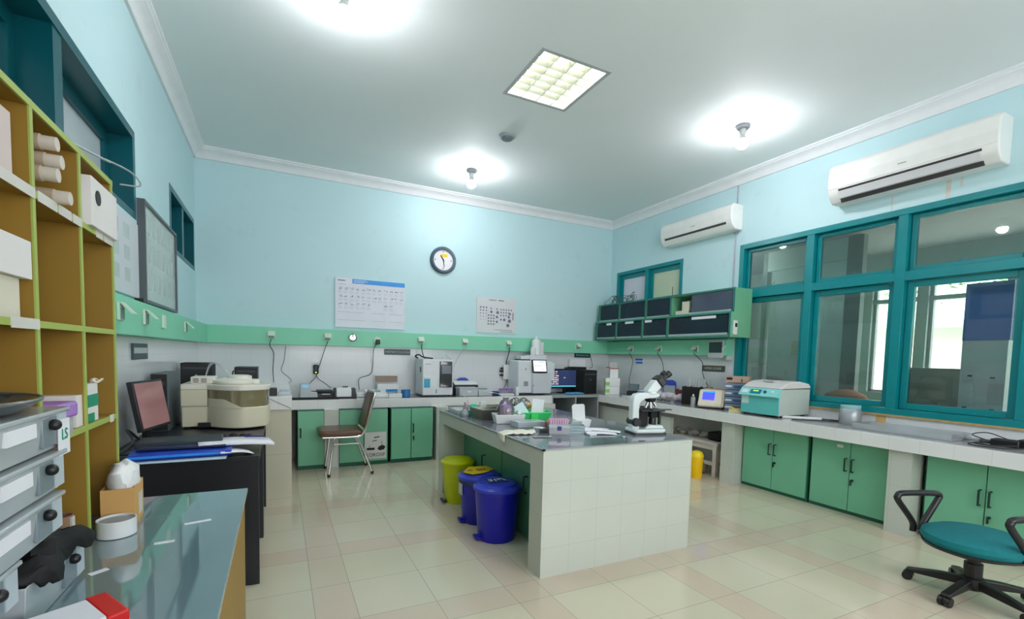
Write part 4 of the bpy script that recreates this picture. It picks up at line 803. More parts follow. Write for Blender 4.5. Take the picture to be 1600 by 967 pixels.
tag(G().box(-.22, -.06, 0, .21, .10, .007).make('paper_sheaf', mat('bluish papers', (190, 214, 226), .7), loc=(-.47, 2.965, .7405)), 'thin sheaf of bluish papers under the blue folder', 'papers')
tag(G().box(-.20, -.10, 0, .20, .10, .012).make('navy_folder', mat('navy folder', (12, 24, 66), .5), loc=(-.47, 3.11, .787), bevel=.003), 'navy folder lying on the blue folder', 'folder')
def sheets(name, label, x0, x1, y0, y1, z, rz, droop, m, n=10, th=.004, cx=0, cy=0):
    g = G(); vs = []
    for k in range(n+1):
        u = k/n; x = x0+(x1-x0)*u; zz = -droop*max(0, u-.35)**2*2.4
        for y in (y0, y1): vs.append((x, y, zz))
    g._add(vs, [(2*k, 2*k+1, 2*k+3, 2*k+2) for k in range(n)], 0); g.rot(Matrix.Rotation(rz, 4, 'Z')); o = g.make(name, m, loc=(cx, cy, z)); s = o.modifiers.new('solid', 'SOLIDIFY'); s.thickness = th; s.offset = 1; tag(o, label, 'papers'); return o
sheets('paper_stack', 'curled stack of white papers sticking out over the right edge of the left desk', -.18, .19, -.10, .10, .790, math.radians(10), .02, paper, th=.014, cx=-.235, cy=3.14)
sheets('paper_sheet', 'white sheet poking out from under the blue folder', -.06, .10, -.06, .05, .765, math.radians(18), .02, paper, cx=-.245, cy=3.0)
tag(G().cyl((-.19, 3.19, .811), (-.08, 3.20, .805), .005, seg=8).make('pen', mat('dark blue pen', (24, 24, 110), .3)), 'dark blue pen lying on the white paper stack', 'pen')
g = G(); random.seed(12)
for k in range(8): g.ball((-.38+.028*k, 3.44+.02*math.sin(k*2), .765+.008*math.cos(k*3)), .026, 1, 1, .8)
tag(g.make('dark_cloth', mat('dark plum cloth', (44, 26, 40), .8)), 'dark crumpled cloth in front of the cream analyser', 'cloth')
tag(G().box(-.16, 3.48, .7405, -.115, 3.60, .75).make('eraser', mat('tan rubber', (150, 120, 106), .6)), 'tan strip by the desk edge in front of the analyser', 'strip')
random.seed(6); g = G(); g.tube(bez([(-.80, 3.05, .76), (-.74, 3.0, .78), (-.72, 3.2, .80), (-.78, 3.35, .85), (-.74, 3.45, .77)], 8), .008, 6); g.tube(bez([(-.78, 3.15, .75), (-.70, 3.1, .76), (-.66, 3.25, .77), (-.74, 3.30, .80)], 8), .006, 6)
tag(g.make('black_cables', cable), 'black cables coiled by the wall below the monitor', 'cable')
# ================================================================ BACK COUNTER INSTRUMENTS
ZT = .7735
def on(name, label, cat, x, y, rz=0, group=None, z=ZT): return thing(name, label, cat, (x, y, z), rz, group)
tag(G().box(.115, 5.77, ZT, .62, 5.93, ZT+.012).make('black_mat', blackm), 'long black strip mat at the left end of the back counter', 'mat')
t = on('tube_mixer', 'stepped grey instrument with light blue display at the left end of the back counter', 'instrument', .28, 5.97)
G().prism([(-.075, 0), (-.065, .17), (.035, .17), (.045, .075), (.115, .07), (.12, 0)], 'y', -.05, .07).make('body', lgrey, t, bevel=.008); G().box(-.045, -.053, .125, .02, -.049, .155).make('display', mat('light blue display', (110, 180, 220), .3, emit=(110, 180, 220), es=.3), t)
t = on('small_device', 'dark open tray device with silver fittings between two instruments on the back counter', 'instrument', .50, 6.0)
G().box(-.10, -.02, 0, .09, .09, .055).make('base', dgrey, t, bevel=.004); G().box(-.11, -.04, .075, .06, .08, .09).make('cover', dgrey, t, bevel=.004); G().cyl((-.05, -.03, .04), (.04, -.03, .04), .012, seg=10).make('cylinder', steel, t); G().box(-.16, -.02, .072, -.10, .0, .08).make('arm', dgrey, t); G().box(-.1, .07, .05, .08, .09, .08).make('hinge', black, t)
t = on('urine_reader', 'white and dark grey reader with sloped white hood on the back counter', 'instrument', .69, 5.96)
G().prism([(-.05, 0), (-.05, .09), (-.03, .115), (.06, .115), (.075, 0)], 'x', -.11, .135).make('body', dgrey, t, bevel=.005); G().prism([(-.058, .012), (-.058, .085), (-.03, .122), (.03, .122), (.03, .012)], 'x', -.085, .085).make('hood', white, t, bevel=.004)
G().box(-.01, -.015, .122, .05, .015, .135).make('knob', black, t)
tag(G().box(.84, 5.95, ZT, 1.0, 6.07, ZT+.055).make('small_white_box', white, bevel=.006), 'small white box right of the sloped reader, behind the chair back', 'box')
t = on('label_printer', 'white wedge shaped instrument with grey display behind the chair back', 'instrument', 1.07, 5.92); G().prism([(-.09, 0), (-.09, .03), (.05, .09), (.09, .09), (.09, 0)], 'x', -.13, .13).make('body', white, t, bevel=.004)
Mx = Matrix.Translation((0, -.02, .0615)) @ Matrix.Rotation(math.atan2(.06, .14), 4, 'X'); G().box(-.08, .01, 0, .05, .05, .003).rot(Mx).make('display', grey, t)
t = on('open_instrument', 'white box with raised brown and white lid against the back wall', 'instrument', 1.24, 6.18); G().box(-.12, -.06, 0, .15, .08, .15).make('box', white, t, bevel=.004)
G().box(-.13, .02, .17, .15, .04, .255).make('raised_lid', mat('brown lid face', (140, 118, 104), .5), t); G().box(-.135, .015, .252, .155, .045, .262).box(-.135, .041, .165, .155, .047, .255).make('lid_edge', white, t)
def rackset(name, label, x, y, cap, n=6, base=True, z=ZT, rz=0, w=.15):
    t = on(name, label, 'rack', x, y, rz, None, z)
    G().box(-w/2, -.03, 0, w/2, .03, .028).make('stand', white, t, bevel=.002)
    g = G(); 
    for k in range(n):
        for r in (-.015, .015): g.cyl((-w/2+.015+k*(w-.03)/(n-1), r, .02), (-w/2+.015+k*(w-.03)/(n-1), r, .075), .0065, seg=8)
    g.make('tubes', clear, t)
    g = G()
    for k in range(n):
        for r in (-.015, .015): g.cyl((-w/2+.015+k*(w-.03)/(n-1), r, .07), (-w/2+.015+k*(w-.03)/(n-1), r, .098), .009, seg=8)
    g.make('caps', cap, t); return t
rackset('tube_rack', 'rack of tubes with sky blue caps on the back counter, behind the chair', 1.255, 5.90, mat('sky blue cap', (60, 150, 220), .4), 6)
tag(G().box(1.20, 5.80, ZT, 1.36, 5.85, ZT+.05).make('slide_box', white, bevel=.002), 'low white slide box in front of the sky blue capped rack', 'box')
tag(G().lathe([(.045, 0), (.052, .003), (.052, .09), (.048, .09), (.046, .005), (1e-5, .005)], sx=1.1).make('blue_container', mat('steel blue plastic', (40, 112, 172), .4), loc=(1.43, 5.90, ZT)), 'steel blue open container next to the blue capped rack', 'container')
# analyser with black panel
t = on('haematology_analyser', 'white bench analyser with a tall black screen panel and a blue sample window', 'analyser', 1.85, 5.90)
aw = mat('analyser white', (216, 220, 224), .35)
G().box(-.205, -.0, .012, .205, .36, .48).make('body', aw, t, bevel=.012, seg=3)
G().box(.02, -.014, .115, .19, .004, .455).make('screen_panel', mat('glossy black panel', (16, 20, 28), .1, coat=1), t, bevel=.012); G().box(.045, -.0155, .295, .175, -.013, .40).make('screen', mat('grey screen', (104, 110, 116), .1, emit=(90, 100, 106), es=.15), t)
G().box(-.185, -.006, .115, -.105, .004, .26).make('sample_window', mat('cyan window', (0, 150, 190), .2), t, bevel=.01); G().box(-.185, -.008, .225, -.10, .003, .262).make('window_hood', aw, t, bevel=.006)
G().box(-.03, -.004, .04, -.015, .002, .09).make('side_mark', grey, t); G().box(-.17, -.004, .415, -.10, .002, .422).make('badge', grey, t)
G().box(-.207, .08, .31, -.203, .13, .38).make('side_port', dgrey, t)
for x in (-.17, .17): G().cyl((x, .05, 0), (x, .05, .013), .018, seg=10).make('foot', black, t)
tag(G().tube(bez([(1.94, 5.99, 1.262), (1.95, 6.02, 1.32), (1.99, 6.04, 1.325), (2.04, 6.05, 1.29), (2.1, 6.08, 1.25)], 6), .009, 6).make('white_hose', cablew), 'white hoses arching over the analyser with the black panel', 'hose')
tag(G().tube(bez([(1.60, 5.97, 1.265), (1.56, 5.95, 1.29), (1.60, 5.93, 1.31), (1.67, 5.97, 1.28), (1.80, 5.98, 1.265)], 6), .01, 6).make('black_hose', cable), 'black cable coil on the left top of the analyser with the black panel', 'cable')
# printers
t = on('printer', 'small black printer with a white lid right of the analyser with the black panel', 'printer', 2.29, 6.10); G().prism([(-.10, 0), (-.10, .13), (-.04, .175), (.12, .175), (.12, 0)], 'x', -.17, .17).make('body', black, t, bevel=.01); G().prism([(-.09, .15), (-.03, .185), (.12, .185), (.12, .174), (-.04, .176), (-.1, .142)], 'x', -.175, .16).make('lid', white, t)
t = on('office_tray', 'grey white boxy printer in front of the black printer on the back counter', 'printer', 2.26, 5.90); G().box(-.13, -.06, 0, .13, .10, .115).make('body', lgrey, t, bevel=.006); G().box(-.02, -.062, .05, .03, -.059, .07).make('latch', white, t); G().box(-.131, -.061, .095, .131, -.058, .10).make('seam', grey, t)
t = on('label_device', 'pale device with a grey top panel left of the white papers on the back counter', 'instrument', 2.50, 5.92); G().prism([(-.08, 0), (-.08, .07), (.06, .105), (.09, .105), (.09, 0)], 'x', -.10, .10).make('body', lgrey, t, bevel=.004); G().box(-.06, -.02, .092, .05, .03, .097).make('top_panel', grey, t)
t = on('folding_fan', 'blue rounded chair back shaped board standing at the back wall behind the printer', 'board', 2.33, 6.28); G().prism([(-.10, 0), (-.10, .16), (-.08, .20), (-.04, .225), (.04, .225), (.08, .20), (.10, .16), (.10, 0)], 'y', -.012, .0).make('board', mat('royal blue', (52, 70, 180), .4), t)
sheets('document_pile', 'white documents with blue covers lying on the back counter between the instruments', -.16, .16, -.08, .08, ZT+.045, .1, .03, mat('papers with blue', (206, 210, 226), .7), cx=2.72, cy=6.12, th=.012)
tag(G().box(-.12, -.05, 0, .12, .05, .045).make('blue_form_pad', mat('form pad blue', (60, 80, 170), .6), loc=(2.74, 6.13, ZT), bevel=.003), 'blue form pads under the white documents on the back counter', 'pad')
tag(G().box(-.15, -.06, 0, .12, .06, .008).rot(Matrix.Rotation(-.2, 4, 'Z')).make('dark_clipboard', mat('dark clipboard', (40, 36, 40), .5), loc=(2.70, 5.98, ZT)), 'dark clipboard on the back counter before the documents', 'clipboard')
sheets('receipt_roll', 'curled white paper in front of the documents on the back counter', -.09, .09, -.05, .05, ZT+.04, -.1, .04, paper, cx=2.64, cy=5.86, th=.004)
rackset('tube_rack', 'rack of tubes with lilac caps beside the touchscreen analyser', 2.82, 5.86, purple, 7, w=.22)
tag(G().box(2.955, 5.82, ZT, 3.0, 5.88, ZT+.12).make('white_dispenser', white, bevel=.005), 'white upright bottle box beside the lilac capped rack', 'dispenser')
# analyser 2
t = on('touchscreen_analyser', 'white bench analyser with a bright touchscreen and bottles on its top', 'analyser', 3.34, 5.93)
G().box(-.29, .02, .015, .27, .36, .49).make('body', aw, t, bevel=.02, seg=3); G().prism([(-.08, .02), (-.07, -.03), (.22, -.03), (.235, .02)], 'z', .015, .31).make('front_cover', mat('analyser grey white', (202, 206, 212), .35), t, bevel=.006)
G().prism([(.16, -.015), (.16, .02), (.30, .02), (.30, -.0)], 'z', .22, .46).make('side_bulge', aw, t, bevel=.01)
Ms = Matrix.Translation((.035, -.005, .405)) @ Matrix.Rotation(math.radians(-14), 4, 'X')
G().box(-.12, -.014, -.095, .12, .006, .10).rot(Ms).make('screen_bezel', black, t, bevel=.006); G().box(-.103, -.0165, -.075, .103, -.0135, .085).rot(Ms).make('screen', mat('lit screen', (226, 230, 240), .3, emit=(226, 232, 244), es=.55), t)
g = G()
for k in range(3): g.box(-.075+.04*k, -.0178, .0, -.062+.04*k, -.016, .012)
g.box(-.02, -.0178, .065, .09, -.016, .072); g.box(.04, -.0178, -.05, .055, -.016, -.04); g.rot(Ms).make('screen_icons', inkblue, t)
G().box(-.20, .016, .12, -.13, .021, .19).box(-.18, .016, .35, -.165, .021, .38).make('vents', grey, t); G().box(-.08, -.033, .12, -.06, -.029, .14).make('mark', grey, t)
G().box(-.29, .06, .0, .27, .34, .015).make('foot', black, t)
G().box(-.07, .06, .49, .19, .30, .57).make('bottle_deck', aw, t, bevel=.008)
zt = ZT+.49
tag(G().box(3.11, 6.02, zt+.0, 3.30, 6.20, zt+.015).make('black_tray', blackm), 'flat black tray on top of the touchscreen analyser', 'tray'); tag(G().box(3.13, 6.04, zt+.015, 3.28, 6.18, zt+.065).make('white_box', white), 'small white box on the black tray on the analyser', 'box')
def bottle(label, x, y, z, r, h, m=None, capm=None, name='reagent_bottle'):
    t = thing(name, label, 'bottle', (x, y, z)); G().lathe([(r*.9, 0), (r, .005), (r, h*.68), (r*.85, h*.76), (r*.35, h*.82), (r*.33, h*.88), (1e-5, h*.88)]).make('body', m or mat('milky bottle', (226, 230, 232), .35), t); G().lathe([(r*.42, h*.84), (r*.42, h*.93), (r*.15, h*.95), (r*.12, h), (1e-5, h)]).make('cap', capm or white, t); return t
bottle('large white reagent bottle on top of the touchscreen analyser', 3.41, 6.10, ZT+.571, .068, .29)
bottle('small white reagent bottle left of the large one on the touchscreen analyser', 3.32, 6.03, zt+.08-.0, .035, .14)
tag(G().box(3.47, 6.08, ZT+.571, 3.53, 6.14, ZT+.571+.19).make('white_canister', white, bevel=.006), 'white canister right of the large reagent bottle on the analyser', 'canister')
t = on('reagent_holder', 'grey holder block', 'x', 0, 0); bpy.data.objects.remove(t, do_unlink=True)
# monitor and pc
t = on('computer_monitor', 'black desktop monitor showing icons on a dark blue screen, right of the touchscreen analyser', 'monitor', 3.93, 6.08)
G().box(-.27, 0, .075, .24, .03, .37).make('housing', black, t, bevel=.005); G().box(-.255, -.0015, .10, .225, .001, .35).make('screen', mat('dark blue screen', (44, 56, 92), .15, emit=(44, 56, 92), es=.35), t)
g = G(); g2 = G(); random.seed(21)
for c in range(5):
    for r in range(7):
        if (c == 4 and r > 4): continue
        (g if random.random() < .65 else g2).box(-.248+c*.026, -.0028, .132+r*.031, -.233+c*.026, -.0016, .150+r*.031)
g.make('desktop_icons', mat('pale icons', (214, 214, 210), .5, emit=(214, 214, 210), es=.6), t); g2.make('desktop_icons', mat('red icons', (200, 110, 110), .5, emit=(200, 110, 110), es=.5), t)
G().box(-.255, -.003, .10, .225, -.0016, .112).make('taskbar', mat('cyan taskbar', (90, 200, 220), .5, emit=(90, 200, 220), es=.7), t); g = G(); g.ball((-.02, -.003, .235), .014, 1.4, .1, .7); g.make('wallpaper_mark', paper, t)
G().box(-.03, .01, 0, .03, .04, .1).box(-.10, -.05, 0, .10, .1, .01).make('stand', black, t)
pc('computer_tower', 'large black computer tower in the right back corner on the grey open cabinet', 4.12, 5.86, ZT, 4.36, 6.28, ZT+.36, blackm)
tag(G().box(4.04, 6.17, ZT, 4.115, 6.30, ZT+.39).make('black_speaker', black, bevel=.006), 'tall black box between monitor and tower in the corner', 'box')
t = on('blue_gloves', 'light blue rumpled gloves lying in front of the monitor', 'gloves', 3.88, 5.83); g = G(); random.seed(31)
for k in range(7): g.tube([(-.12+.03*k, -.02, .012), (-.08+.03*k, .0, .02), (-.02+.04*k, .02*math.sin(k), .012)], [.012, .016, .008], 8)
g.make('gloves', mat('light blue nitrile', (70, 160, 214), .5), t)
tag(G().box(-.14, -.05, 0, .14, .05, .012).make('keyboard_dark', black, loc=(4.05, 5.92, ZT)), 'dark keyboard in front of the computer tower', 'keyboard')
tag(G().box(4.12, 6.26, ZT+.40, 4.42, 6.315, ZT+.52).make('white_modem', paper, bevel=.004), 'white panel box on the wall above the computer tower', 'box') ; tag(G().box(4.10, 6.15, ZT+.361, 4.36, 6.30, ZT+.40).make('black_tray', black), 'flat black device on the computer tower', 'device')
t = thing('weighing_scale', 'flat cream weighing scale in the grey open cabinet', 'scale', (4.10, 5.90, .201)); G().box(-.13, -.10, 0, .17, .14, .05).make('body', offwhite, t, bevel=.01); G().box(-.06, -.05, .05, .14, .12, .062).make('pan', dgrey, t)
# corner boxes
t = thing('white_carton', 'white carton with green corners on the right counter near the corner, the lower box', 'box', (4.56, 5.75, ZT), math.radians(-28))
G().box(-.11, -.09, 0, .10, .09, .125).box(-.112, -.092, .127, .102, .092, .25).make('boxes', white, t, bevel=.003); G().box(-.1135, -.0935, .03, -.05, -.04, .085).box(-.1135, -.0935, .14, -.05, -.04, .19).make('green_print', mat('leaf green', (130, 200, 70), .5), t)
t = thing('open_carton', 'tall open white carton with a red edge standing on the other cartons in the corner', 'box', (4.62, 5.80, ZT+.251), math.radians(-28)); G().shell(-.06, -.06, 0, .06, .06, .15, .004).make('box', white, t); G().box(-.062, -.0625, .135, .062, -.0600, .15).box(-.11, -.06, .15, -.06, .04, .165).make('red_edge', mat('dark red print', (150, 40, 50), .5), t)
g = G(); g.box(-.06, -.003, 0, .06, .0, .10); g.rot(Matrix.Translation((.0, .06, .15)) @ Matrix.Rotation(.5, 4, 'X')); g.make('flap', white, t)
# cords from the sockets
def cord(label, pts, m=cable, r=.0045): tag(G().tube(bez(pts, 7), r, 6).make('hanging_cable', m), label, 'cord')
cord('black cord from the leftmost back socket down to the plinth', [(-.084, yb-.06, 1.45), (-.10, yb-.05, 1.38), (-.06, BW-.06, 1.28), (-.07, BW-.05, 1.1), (-.06, 6.1, .95)])
cord('thin dark cord hanging from the ledge behind the left plinth', [(.07, BW-.03, 1.38), (.05, BW-.03, 1.2), (.02, BW-.03, 1.08), (.12, 6.2, .98), (.10, 6.0, .95)], r=.003)
cord('black cord from the second back socket down to the tray device', [(.534, yb-.06, 1.45), (.50, yb-.05, 1.36), (.46, BW-.07, 1.2), (.41, BW-.08, 1.02), (.50, BW-.10, .93), (.56, 6.1, .88)])
cord('black cord from the wall adapter down to the stepped instrument', [(.41, BW-.05, 1.04), (.40, BW-.06, 1.0), (.33, 6.2, .93), (.30, 6.1, .90)], r=.004)
cord('black cord from the round plug down to the counter', [(1.12, yb-.04, 1.44), (1.08, yb-.03, 1.35), (1.09, BW-.03, 1.15), (1.06, BW-.04, 1.04), (.92, BW-.05, .98), (.90, 6.15, .85)])
cord('dark cord from the socket above the white analyser', [(1.70, yb-.06, 1.45), (1.71, yb-.03, 1.38), (1.72, 6.15, 1.30), (1.73, 6.1, 1.26)], r=.006)
cord('thin pale cord from the unplugged socket down beside the printer', [(2.32, yb-.03, 1.42), (2.25, BW-.02, 1.25), (2.18, BW-.03, 1.05), (2.12, 6.1, .92), (2.16, 5.80, .80), (2.20, 5.70, .70), (2.19, 5.708, .55)], cablew, .004)
cord('dark cord from the socket to the white power strip', [(3.0, yb-.06, 1.45), (3.01, yb-.03, 1.38), (3.02, BW-.04, 1.25), (3.02, BW-.03, 1.19)], r=.007)
cord('black cord from the power strip curving to the documents', [(3.03, BW-.03, .97), (3.02, BW-.03, .9), (2.96, 6.25, .84), (2.86, 6.2, .79)])
cord('black cord from the right corner of the back ledge to the tower', [(4.52, BW-.03, 1.39), (4.55, BW-.04, 1.28), (4.56, BW-.06, 1.18), (4.46, 6.2, 1.16)])
cord('black cord from the first right socket down to the handheld terminal', [(RW-BP-.05, 5.62, 1.42), (RW-.05, 5.66, 1.3), (RW-.05, 5.68, 1.15), (RW-.05, 5.72, 1.0), (4.83, 5.66, .93)])
cord('black cord from the middle right socket down behind the microscope', [(RW-BP-.05, 5.03, 1.42), (RW-.06, 5.03, 1.3), (RW-.05, 5.0, 1.15), (RW-.06, 5.0, .95), (RW-.1, 4.98, .80)])
cord('black cord from the third right socket down to the cream instrument', [(RW-BP-.05, 4.385, 1.42), (RW-.05, 4.33, 1.3), (RW-.05, 4.32, 1.18), (RW-.05, 4.26, 1.05), (4.80, 4.12, .98), (4.72, 3.99, .93)])
# ================================================================ RIGHT COUNTER THINGS
t = on('handheld_terminal', 'black handheld terminal with a grey screen standing beside the cartons', 'terminal', 4.64, 5.36, math.radians(-50)); g = G(); Mt = Matrix.Rotation(math.radians(-28), 4, 'X')
G().box(-.075, -.01, .05, .075, .02, .20).rot(Mt).make('head', mat('slate plastic', (70, 82, 90), .4), t, bevel=.006); G().box(-.06, -.0125, .07, .06, -.009, .185).rot(Mt).make('screen', mat('terminal screen', (96, 112, 118), .2), t); G().box(-.08, -.06, 0, .07, .04, .085).make('base', black, t, bevel=.01)
tag(G().box(4.42, 5.20, ZT, 4.60, 5.34, ZT+.02).make('white_tray', white), 'small white tray before the handheld terminal', 'tray')
t = on('urine_strip_box', 'white box with blue stripes behind the microscope on the right counter', 'box', 4.72, 5.08, math.radians(-70)); G().box(-.17, -.07, 0, .17, .07, .10).make('box', white, t, bevel=.004); G().box(-.171, -.0715, .07, .10, .071, .09).box(-.171, -.0715, .01, -.11, .071, .03).make('stripe', blue2, t)
t = thing('blue_chair_back', 'small blue rounded rest standing behind the microscope', 'rest', (4.80, 4.80, ZT), math.radians(-60)); G().prism([(-.10, .20), (-.09, .25), (-.05, .275), (.04, .275), (.08, .25), (.09, .20)], 'y', -.015, .0).make('pad', mat('royal blue', (0, 0, 0)), t); G().cyl((.075, -.006, 0), (.08, -.006, .21), .008, seg=8).cyl((-.08, -.006, 0), (-.085, -.006, .21), .005, seg=8).make('post', mat('royal blue', (0, 0, 0)), t)
random.seed(14); g = G()
for k in range(9): g.ball((4.62+.07*random.random(), 4.42+.05*k, ZT+.055+.03*random.random()), .05, 1, 1, .9, 0, 10)
tag(g.make('white_bag', mat('white crinkled film', (216, 206, 210), .35, 0, .08, 12, bump=.5, bscale=30)), 'white crumpled plastic bag with dark tubes behind the microscope', 'bag')
g = G()
for k in range(8): g.cyl((4.50+.02*(k % 3), 4.50+.05*k, ZT+.012), (4.56+.02*(k % 2), 4.54+.05*k, ZT+.02), .008, seg=6)
tag(g.make('dark_tubes', dgrey), 'scattered dark sample tubes on the right counter behind the microscope', 'tubes', stuff=True)
t = on('reagent_box', 'dark red and blue grey box left of the black box of pipettes', 'box', 4.70, 4.47, math.radians(-64)); G().box(-.075, -.06, 0, .075, .06, .10).make('lower', mat('blue grey carton', (96, 100, 130), .5), t); G().box(-.077, -.062, .10, .077, .062, .175).make('upper', mat('dark red carton', (110, 44, 48), .5), t)
t = on('pipette_box', 'black open box holding upright silvery pipettes on the right counter', 'box', 4.66, 4.20, math.radians(-64)); G().shell(-.16, -.09, 0, .16, .09, .225, .006).make('box', blackm, t)
g = G(); random.seed(15)
for k in range(9): x = -.14+.034*k; a = random.uniform(-.03, .03); g.tube([(x, 0, .02), (x+a*.7, .0, .24), (x+a, 0, .31+.04*random.random())], [.010, .014, .007], 8)
g.make('pipettes', mat('silver plastic', (176, 180, 178), .3), t)
tag(G().box(-.10, -.04, 0, .02, .06, .012).rot(Matrix.Rotation(.5, 4, 'Z')).make('pink_card', mat('pale pink card', (216, 176, 168), .7), loc=(4.64, 4.36, ZT+.177)), 'pale pink card on the dark red box', 'card')
bottle('small clear bottle with a white nozzle before the black pipette box', 4.40, 4.02, ZT, .028, .155, clear)
# cream instrument
t = on('photometer', 'cream rounded instrument with a blue screen on the right counter', 'instrument', 4.56, 3.88, math.radians(-62)); cr2 = mat('instrument cream', (222, 212, 190), .35)
G().prism([(-.16, .03), (-.15, .075), (-.13, .09), (-.085, .20), (-.06, .215), (.15, .215), (.16, .20), (.16, .02), (-.12, .012)], 'x', -.13, .13).make('body', cr2, t, bevel=.014, seg=3)
Mf = Matrix.Translation((0, -.108, .148)) @ Matrix.Rotation(math.radians(-22), 4, 'X')
G().box(-.085, -.004, -.05, .045, .004, .055).rot(Mf).make('screen', mat('vivid blue screen', (60, 70, 250), .2, emit=(60, 70, 250), es=.6), t); G().box(-.085, -.0055, .038, .045, -.0035, .055).rot(Mf).make('screen_header', mat('teal screen', (0, 150, 190), .3, emit=(0, 150, 190), es=.5), t)
G().prism([(-.155, .03), (-.09, .212), (.16, .212), (.16, .02)], 'x', .131, .15).make('side_cover', mat('beige side', (196, 184, 160), .4), t); G().box(.151, .0, .04, .153, .06, .05).make('badge', grey, t)
G().box(-.12, -.10, 0, .12, .14, .014).make('foot', black, t); G().box(-.10, .0, .217, .14, .15, .225).make('lid', mat('brown lid edge', (170, 140, 120), .5), t)
# drawers
t = on('drawer_stack', 'stack of four blue grey drawers with a brown top tier, left of the centrifuge', 'drawer unit', 4.66, 3.62, math.radians(-60))
bd = mat('blue grey plastic', (120, 138, 164), .25, 0, .15, 5)
for k in range(4):
    d = G().box(-.12, -.10, .003+k*.078, .12, .10, .074+k*.078).make('drawer', bd, t, bevel=.004); G().box(-.118, -.104, .03+k*.078, -.05, -.099, .048+k*.078).make('tab', paper, d); G().box(-.03, -.103, .022+k*.078, .08, -.0995, .05+k*.078).make('front_window', mat('deep blue contents', (60, 84, 130), .4), d)
G().box(-.12, -.10, .316, .12, .10, .385).make('top_tier', mat('brown tan box', (180, 150, 134), .6), t); G().box(-.11, -.1015, .345, -.05, -.099, .372).box(.04, -.1015, .325, .05, -.099, .36).make('print', ink, t)
t = on('slide_rack', 'small yellow slide rack on the right counter before the drawers', 'rack', 4.43, 3.47, math.radians(-50)); G().shell(-.06, -.04, 0, .06, .04, .04, .004).make('tray', mat('pale tray', (190, 186, 140), .5), t)
g = G(); g.box(-.07, -.008, .03, .06, .008, .045); g.rot(Matrix.Rotation(.35, 4, 'Y')); g.make('yellow_bar', yellow, t); g = G(); g.box(-.05, .01, .03, .06, .022, .04); g.rot(Matrix.Rotation(-.2, 4, 'Y')); g.make('yellow_bar', yellow, t)
# centrifuge
t = on('centrifuge', 'white and turquoise bench centrifuge with domed lid on the right counter', 'centrifuge', 4.62, 3.17, math.radians(-90))
# local: x along -y world (camera right), front faces -x world  (local -y)
tq = mat('turquoise enamel', (96, 190, 186), .35, 0, .05, 3); cw = mat('centrifuge white', (222, 218, 216), .35)
G().box(-.21, -.205, .02, .21, .28, .29).make('housing', mat('centrifuge side', (190, 200, 192), .4), t, bevel=.008)
G().box(-.212, -.215, .022, .212, -.203, .215).make('front_panel', tq, t, bevel=.004)
G().prism([(-.26, .205), (-.262, .215), (-.205, .288), (-.19, .288), (-.19, .20)], 'x', -.215, .215).make('control_panel', mat('pale turquoise', (140, 214, 212), .35), t, bevel=.003)
Mc = Matrix.Translation((0, -.2355, .2505)) @ Matrix.Rotation(math.radians(-38), 4, 'X')
G().box(-.09, -.003, -.026, .03, .001, .026).rot(Mc).make('display', mat('deep teal display', (20, 130, 150), .2), t); G().box(-.06, -.0042, .0, -.0, -.002, .016).rot(Mc).make('display_text', mat('yellow green digits', (150, 200, 90), .4, emit=(150, 200, 90), es=.5), t)
G().box(-.185, -.003, -.02, -.115, .001, .018).box(.14, -.003, .0, .165, .001, .018).rot(Mc).make('panel_labels', paper, t); g = G(); g.cyl((.075, -.012, 0), (.075, .002, 0), .016, seg=14); g.rot(Mc).make('dial', mat('teal knob', (20, 96, 116), .4), t)
N = 12; prof = [(-.205, .29)] + [(-.205+.20*(k/N), .29+.07*math.sin(PI/2*k/N)) for k in range(N+1)] + [(.10, .365), (.25, .34), (.28, .31), (.28, .292)]
G().prism(prof, 'x', -.213, .213).make('lid', cw, t, bevel=.01, seg=3); G().box(-.212, -.204, .286, .212, .281, .292).make('seam', dgrey, t); G().box(-.05, -.10, .352, .06, .0, .366).make('lid_window', mat('lilac grey lens', (190, 184, 192), .2), t)
G().box(-.20, -.2175, .12, -.12, -.2145, .20).make('data_label', mat('pale label', (190, 216, 206), .6), t)
for x in (-.18, .18):
    for y in (-.17, .22): G().cyl((x, y, 0), (x, y, .022), .02, seg=12).make('foot', black, t)
# rods, papers, jars
tag(G().tube([(4.50, 2.98, ZT+.012), (4.74, 2.74, ZT+.014)], .014, 10).make('white_rod', white), 'short white rod on the grey sheets right of the centrifuge', 'rod')
tag(G().tube(bez([(4.45, 2.85, ZT+.006), (4.7, 2.65, ZT+.007), (4.85, 2.60, ZT+.006), (4.80, 2.75, ZT+.006), (4.62, 2.85, ZT+.006)], 8), .006, 6).make('grey_cable', cable), 'dark cable loop on the counter right of the centrifuge', 'cable')
t = on('glass_jar', 'clear glass jar with a bluish lid on the right counter against the rust stained tiles', 'jar', 4.77, 2.50)
G().lathe([(.085, 0), (.09, .01), (.09, .13), (.075, .15), (.072, .15), (.085, .128), (.086, .012), (1e-5, .01)]).make('jar', clear, t); G().lathe([(.078, .145), (.08, .15), (.08, .175), (1e-5, .177)]).make('lid', mat('bluish clear lid', (150, 200, 204), .2), t)
G().lathe([(.082, .011), (.082, .06), (1e-5, .06)]).make('contents', mat('sandy liquid', (196, 176, 130), .4), t)
g = G(); g.box(RW-.003, 2.28, .776, RW-.0006, 2.36, .866); g.box(RW-.0032, 2.31, .776, RW-.0005, 2.335, .868); struct(g.make('trim_10', mat('orange rust stain', (206, 170, 110), .8, 0, .2, 20)))
t = on('glass_tray', 'shallow clear glass tray on the right counter under the window', 'tray', 4.62, 1.98); G().shell(-.16, -.34, 0, .16, .34, .05, .006).make('tray', clear, t)
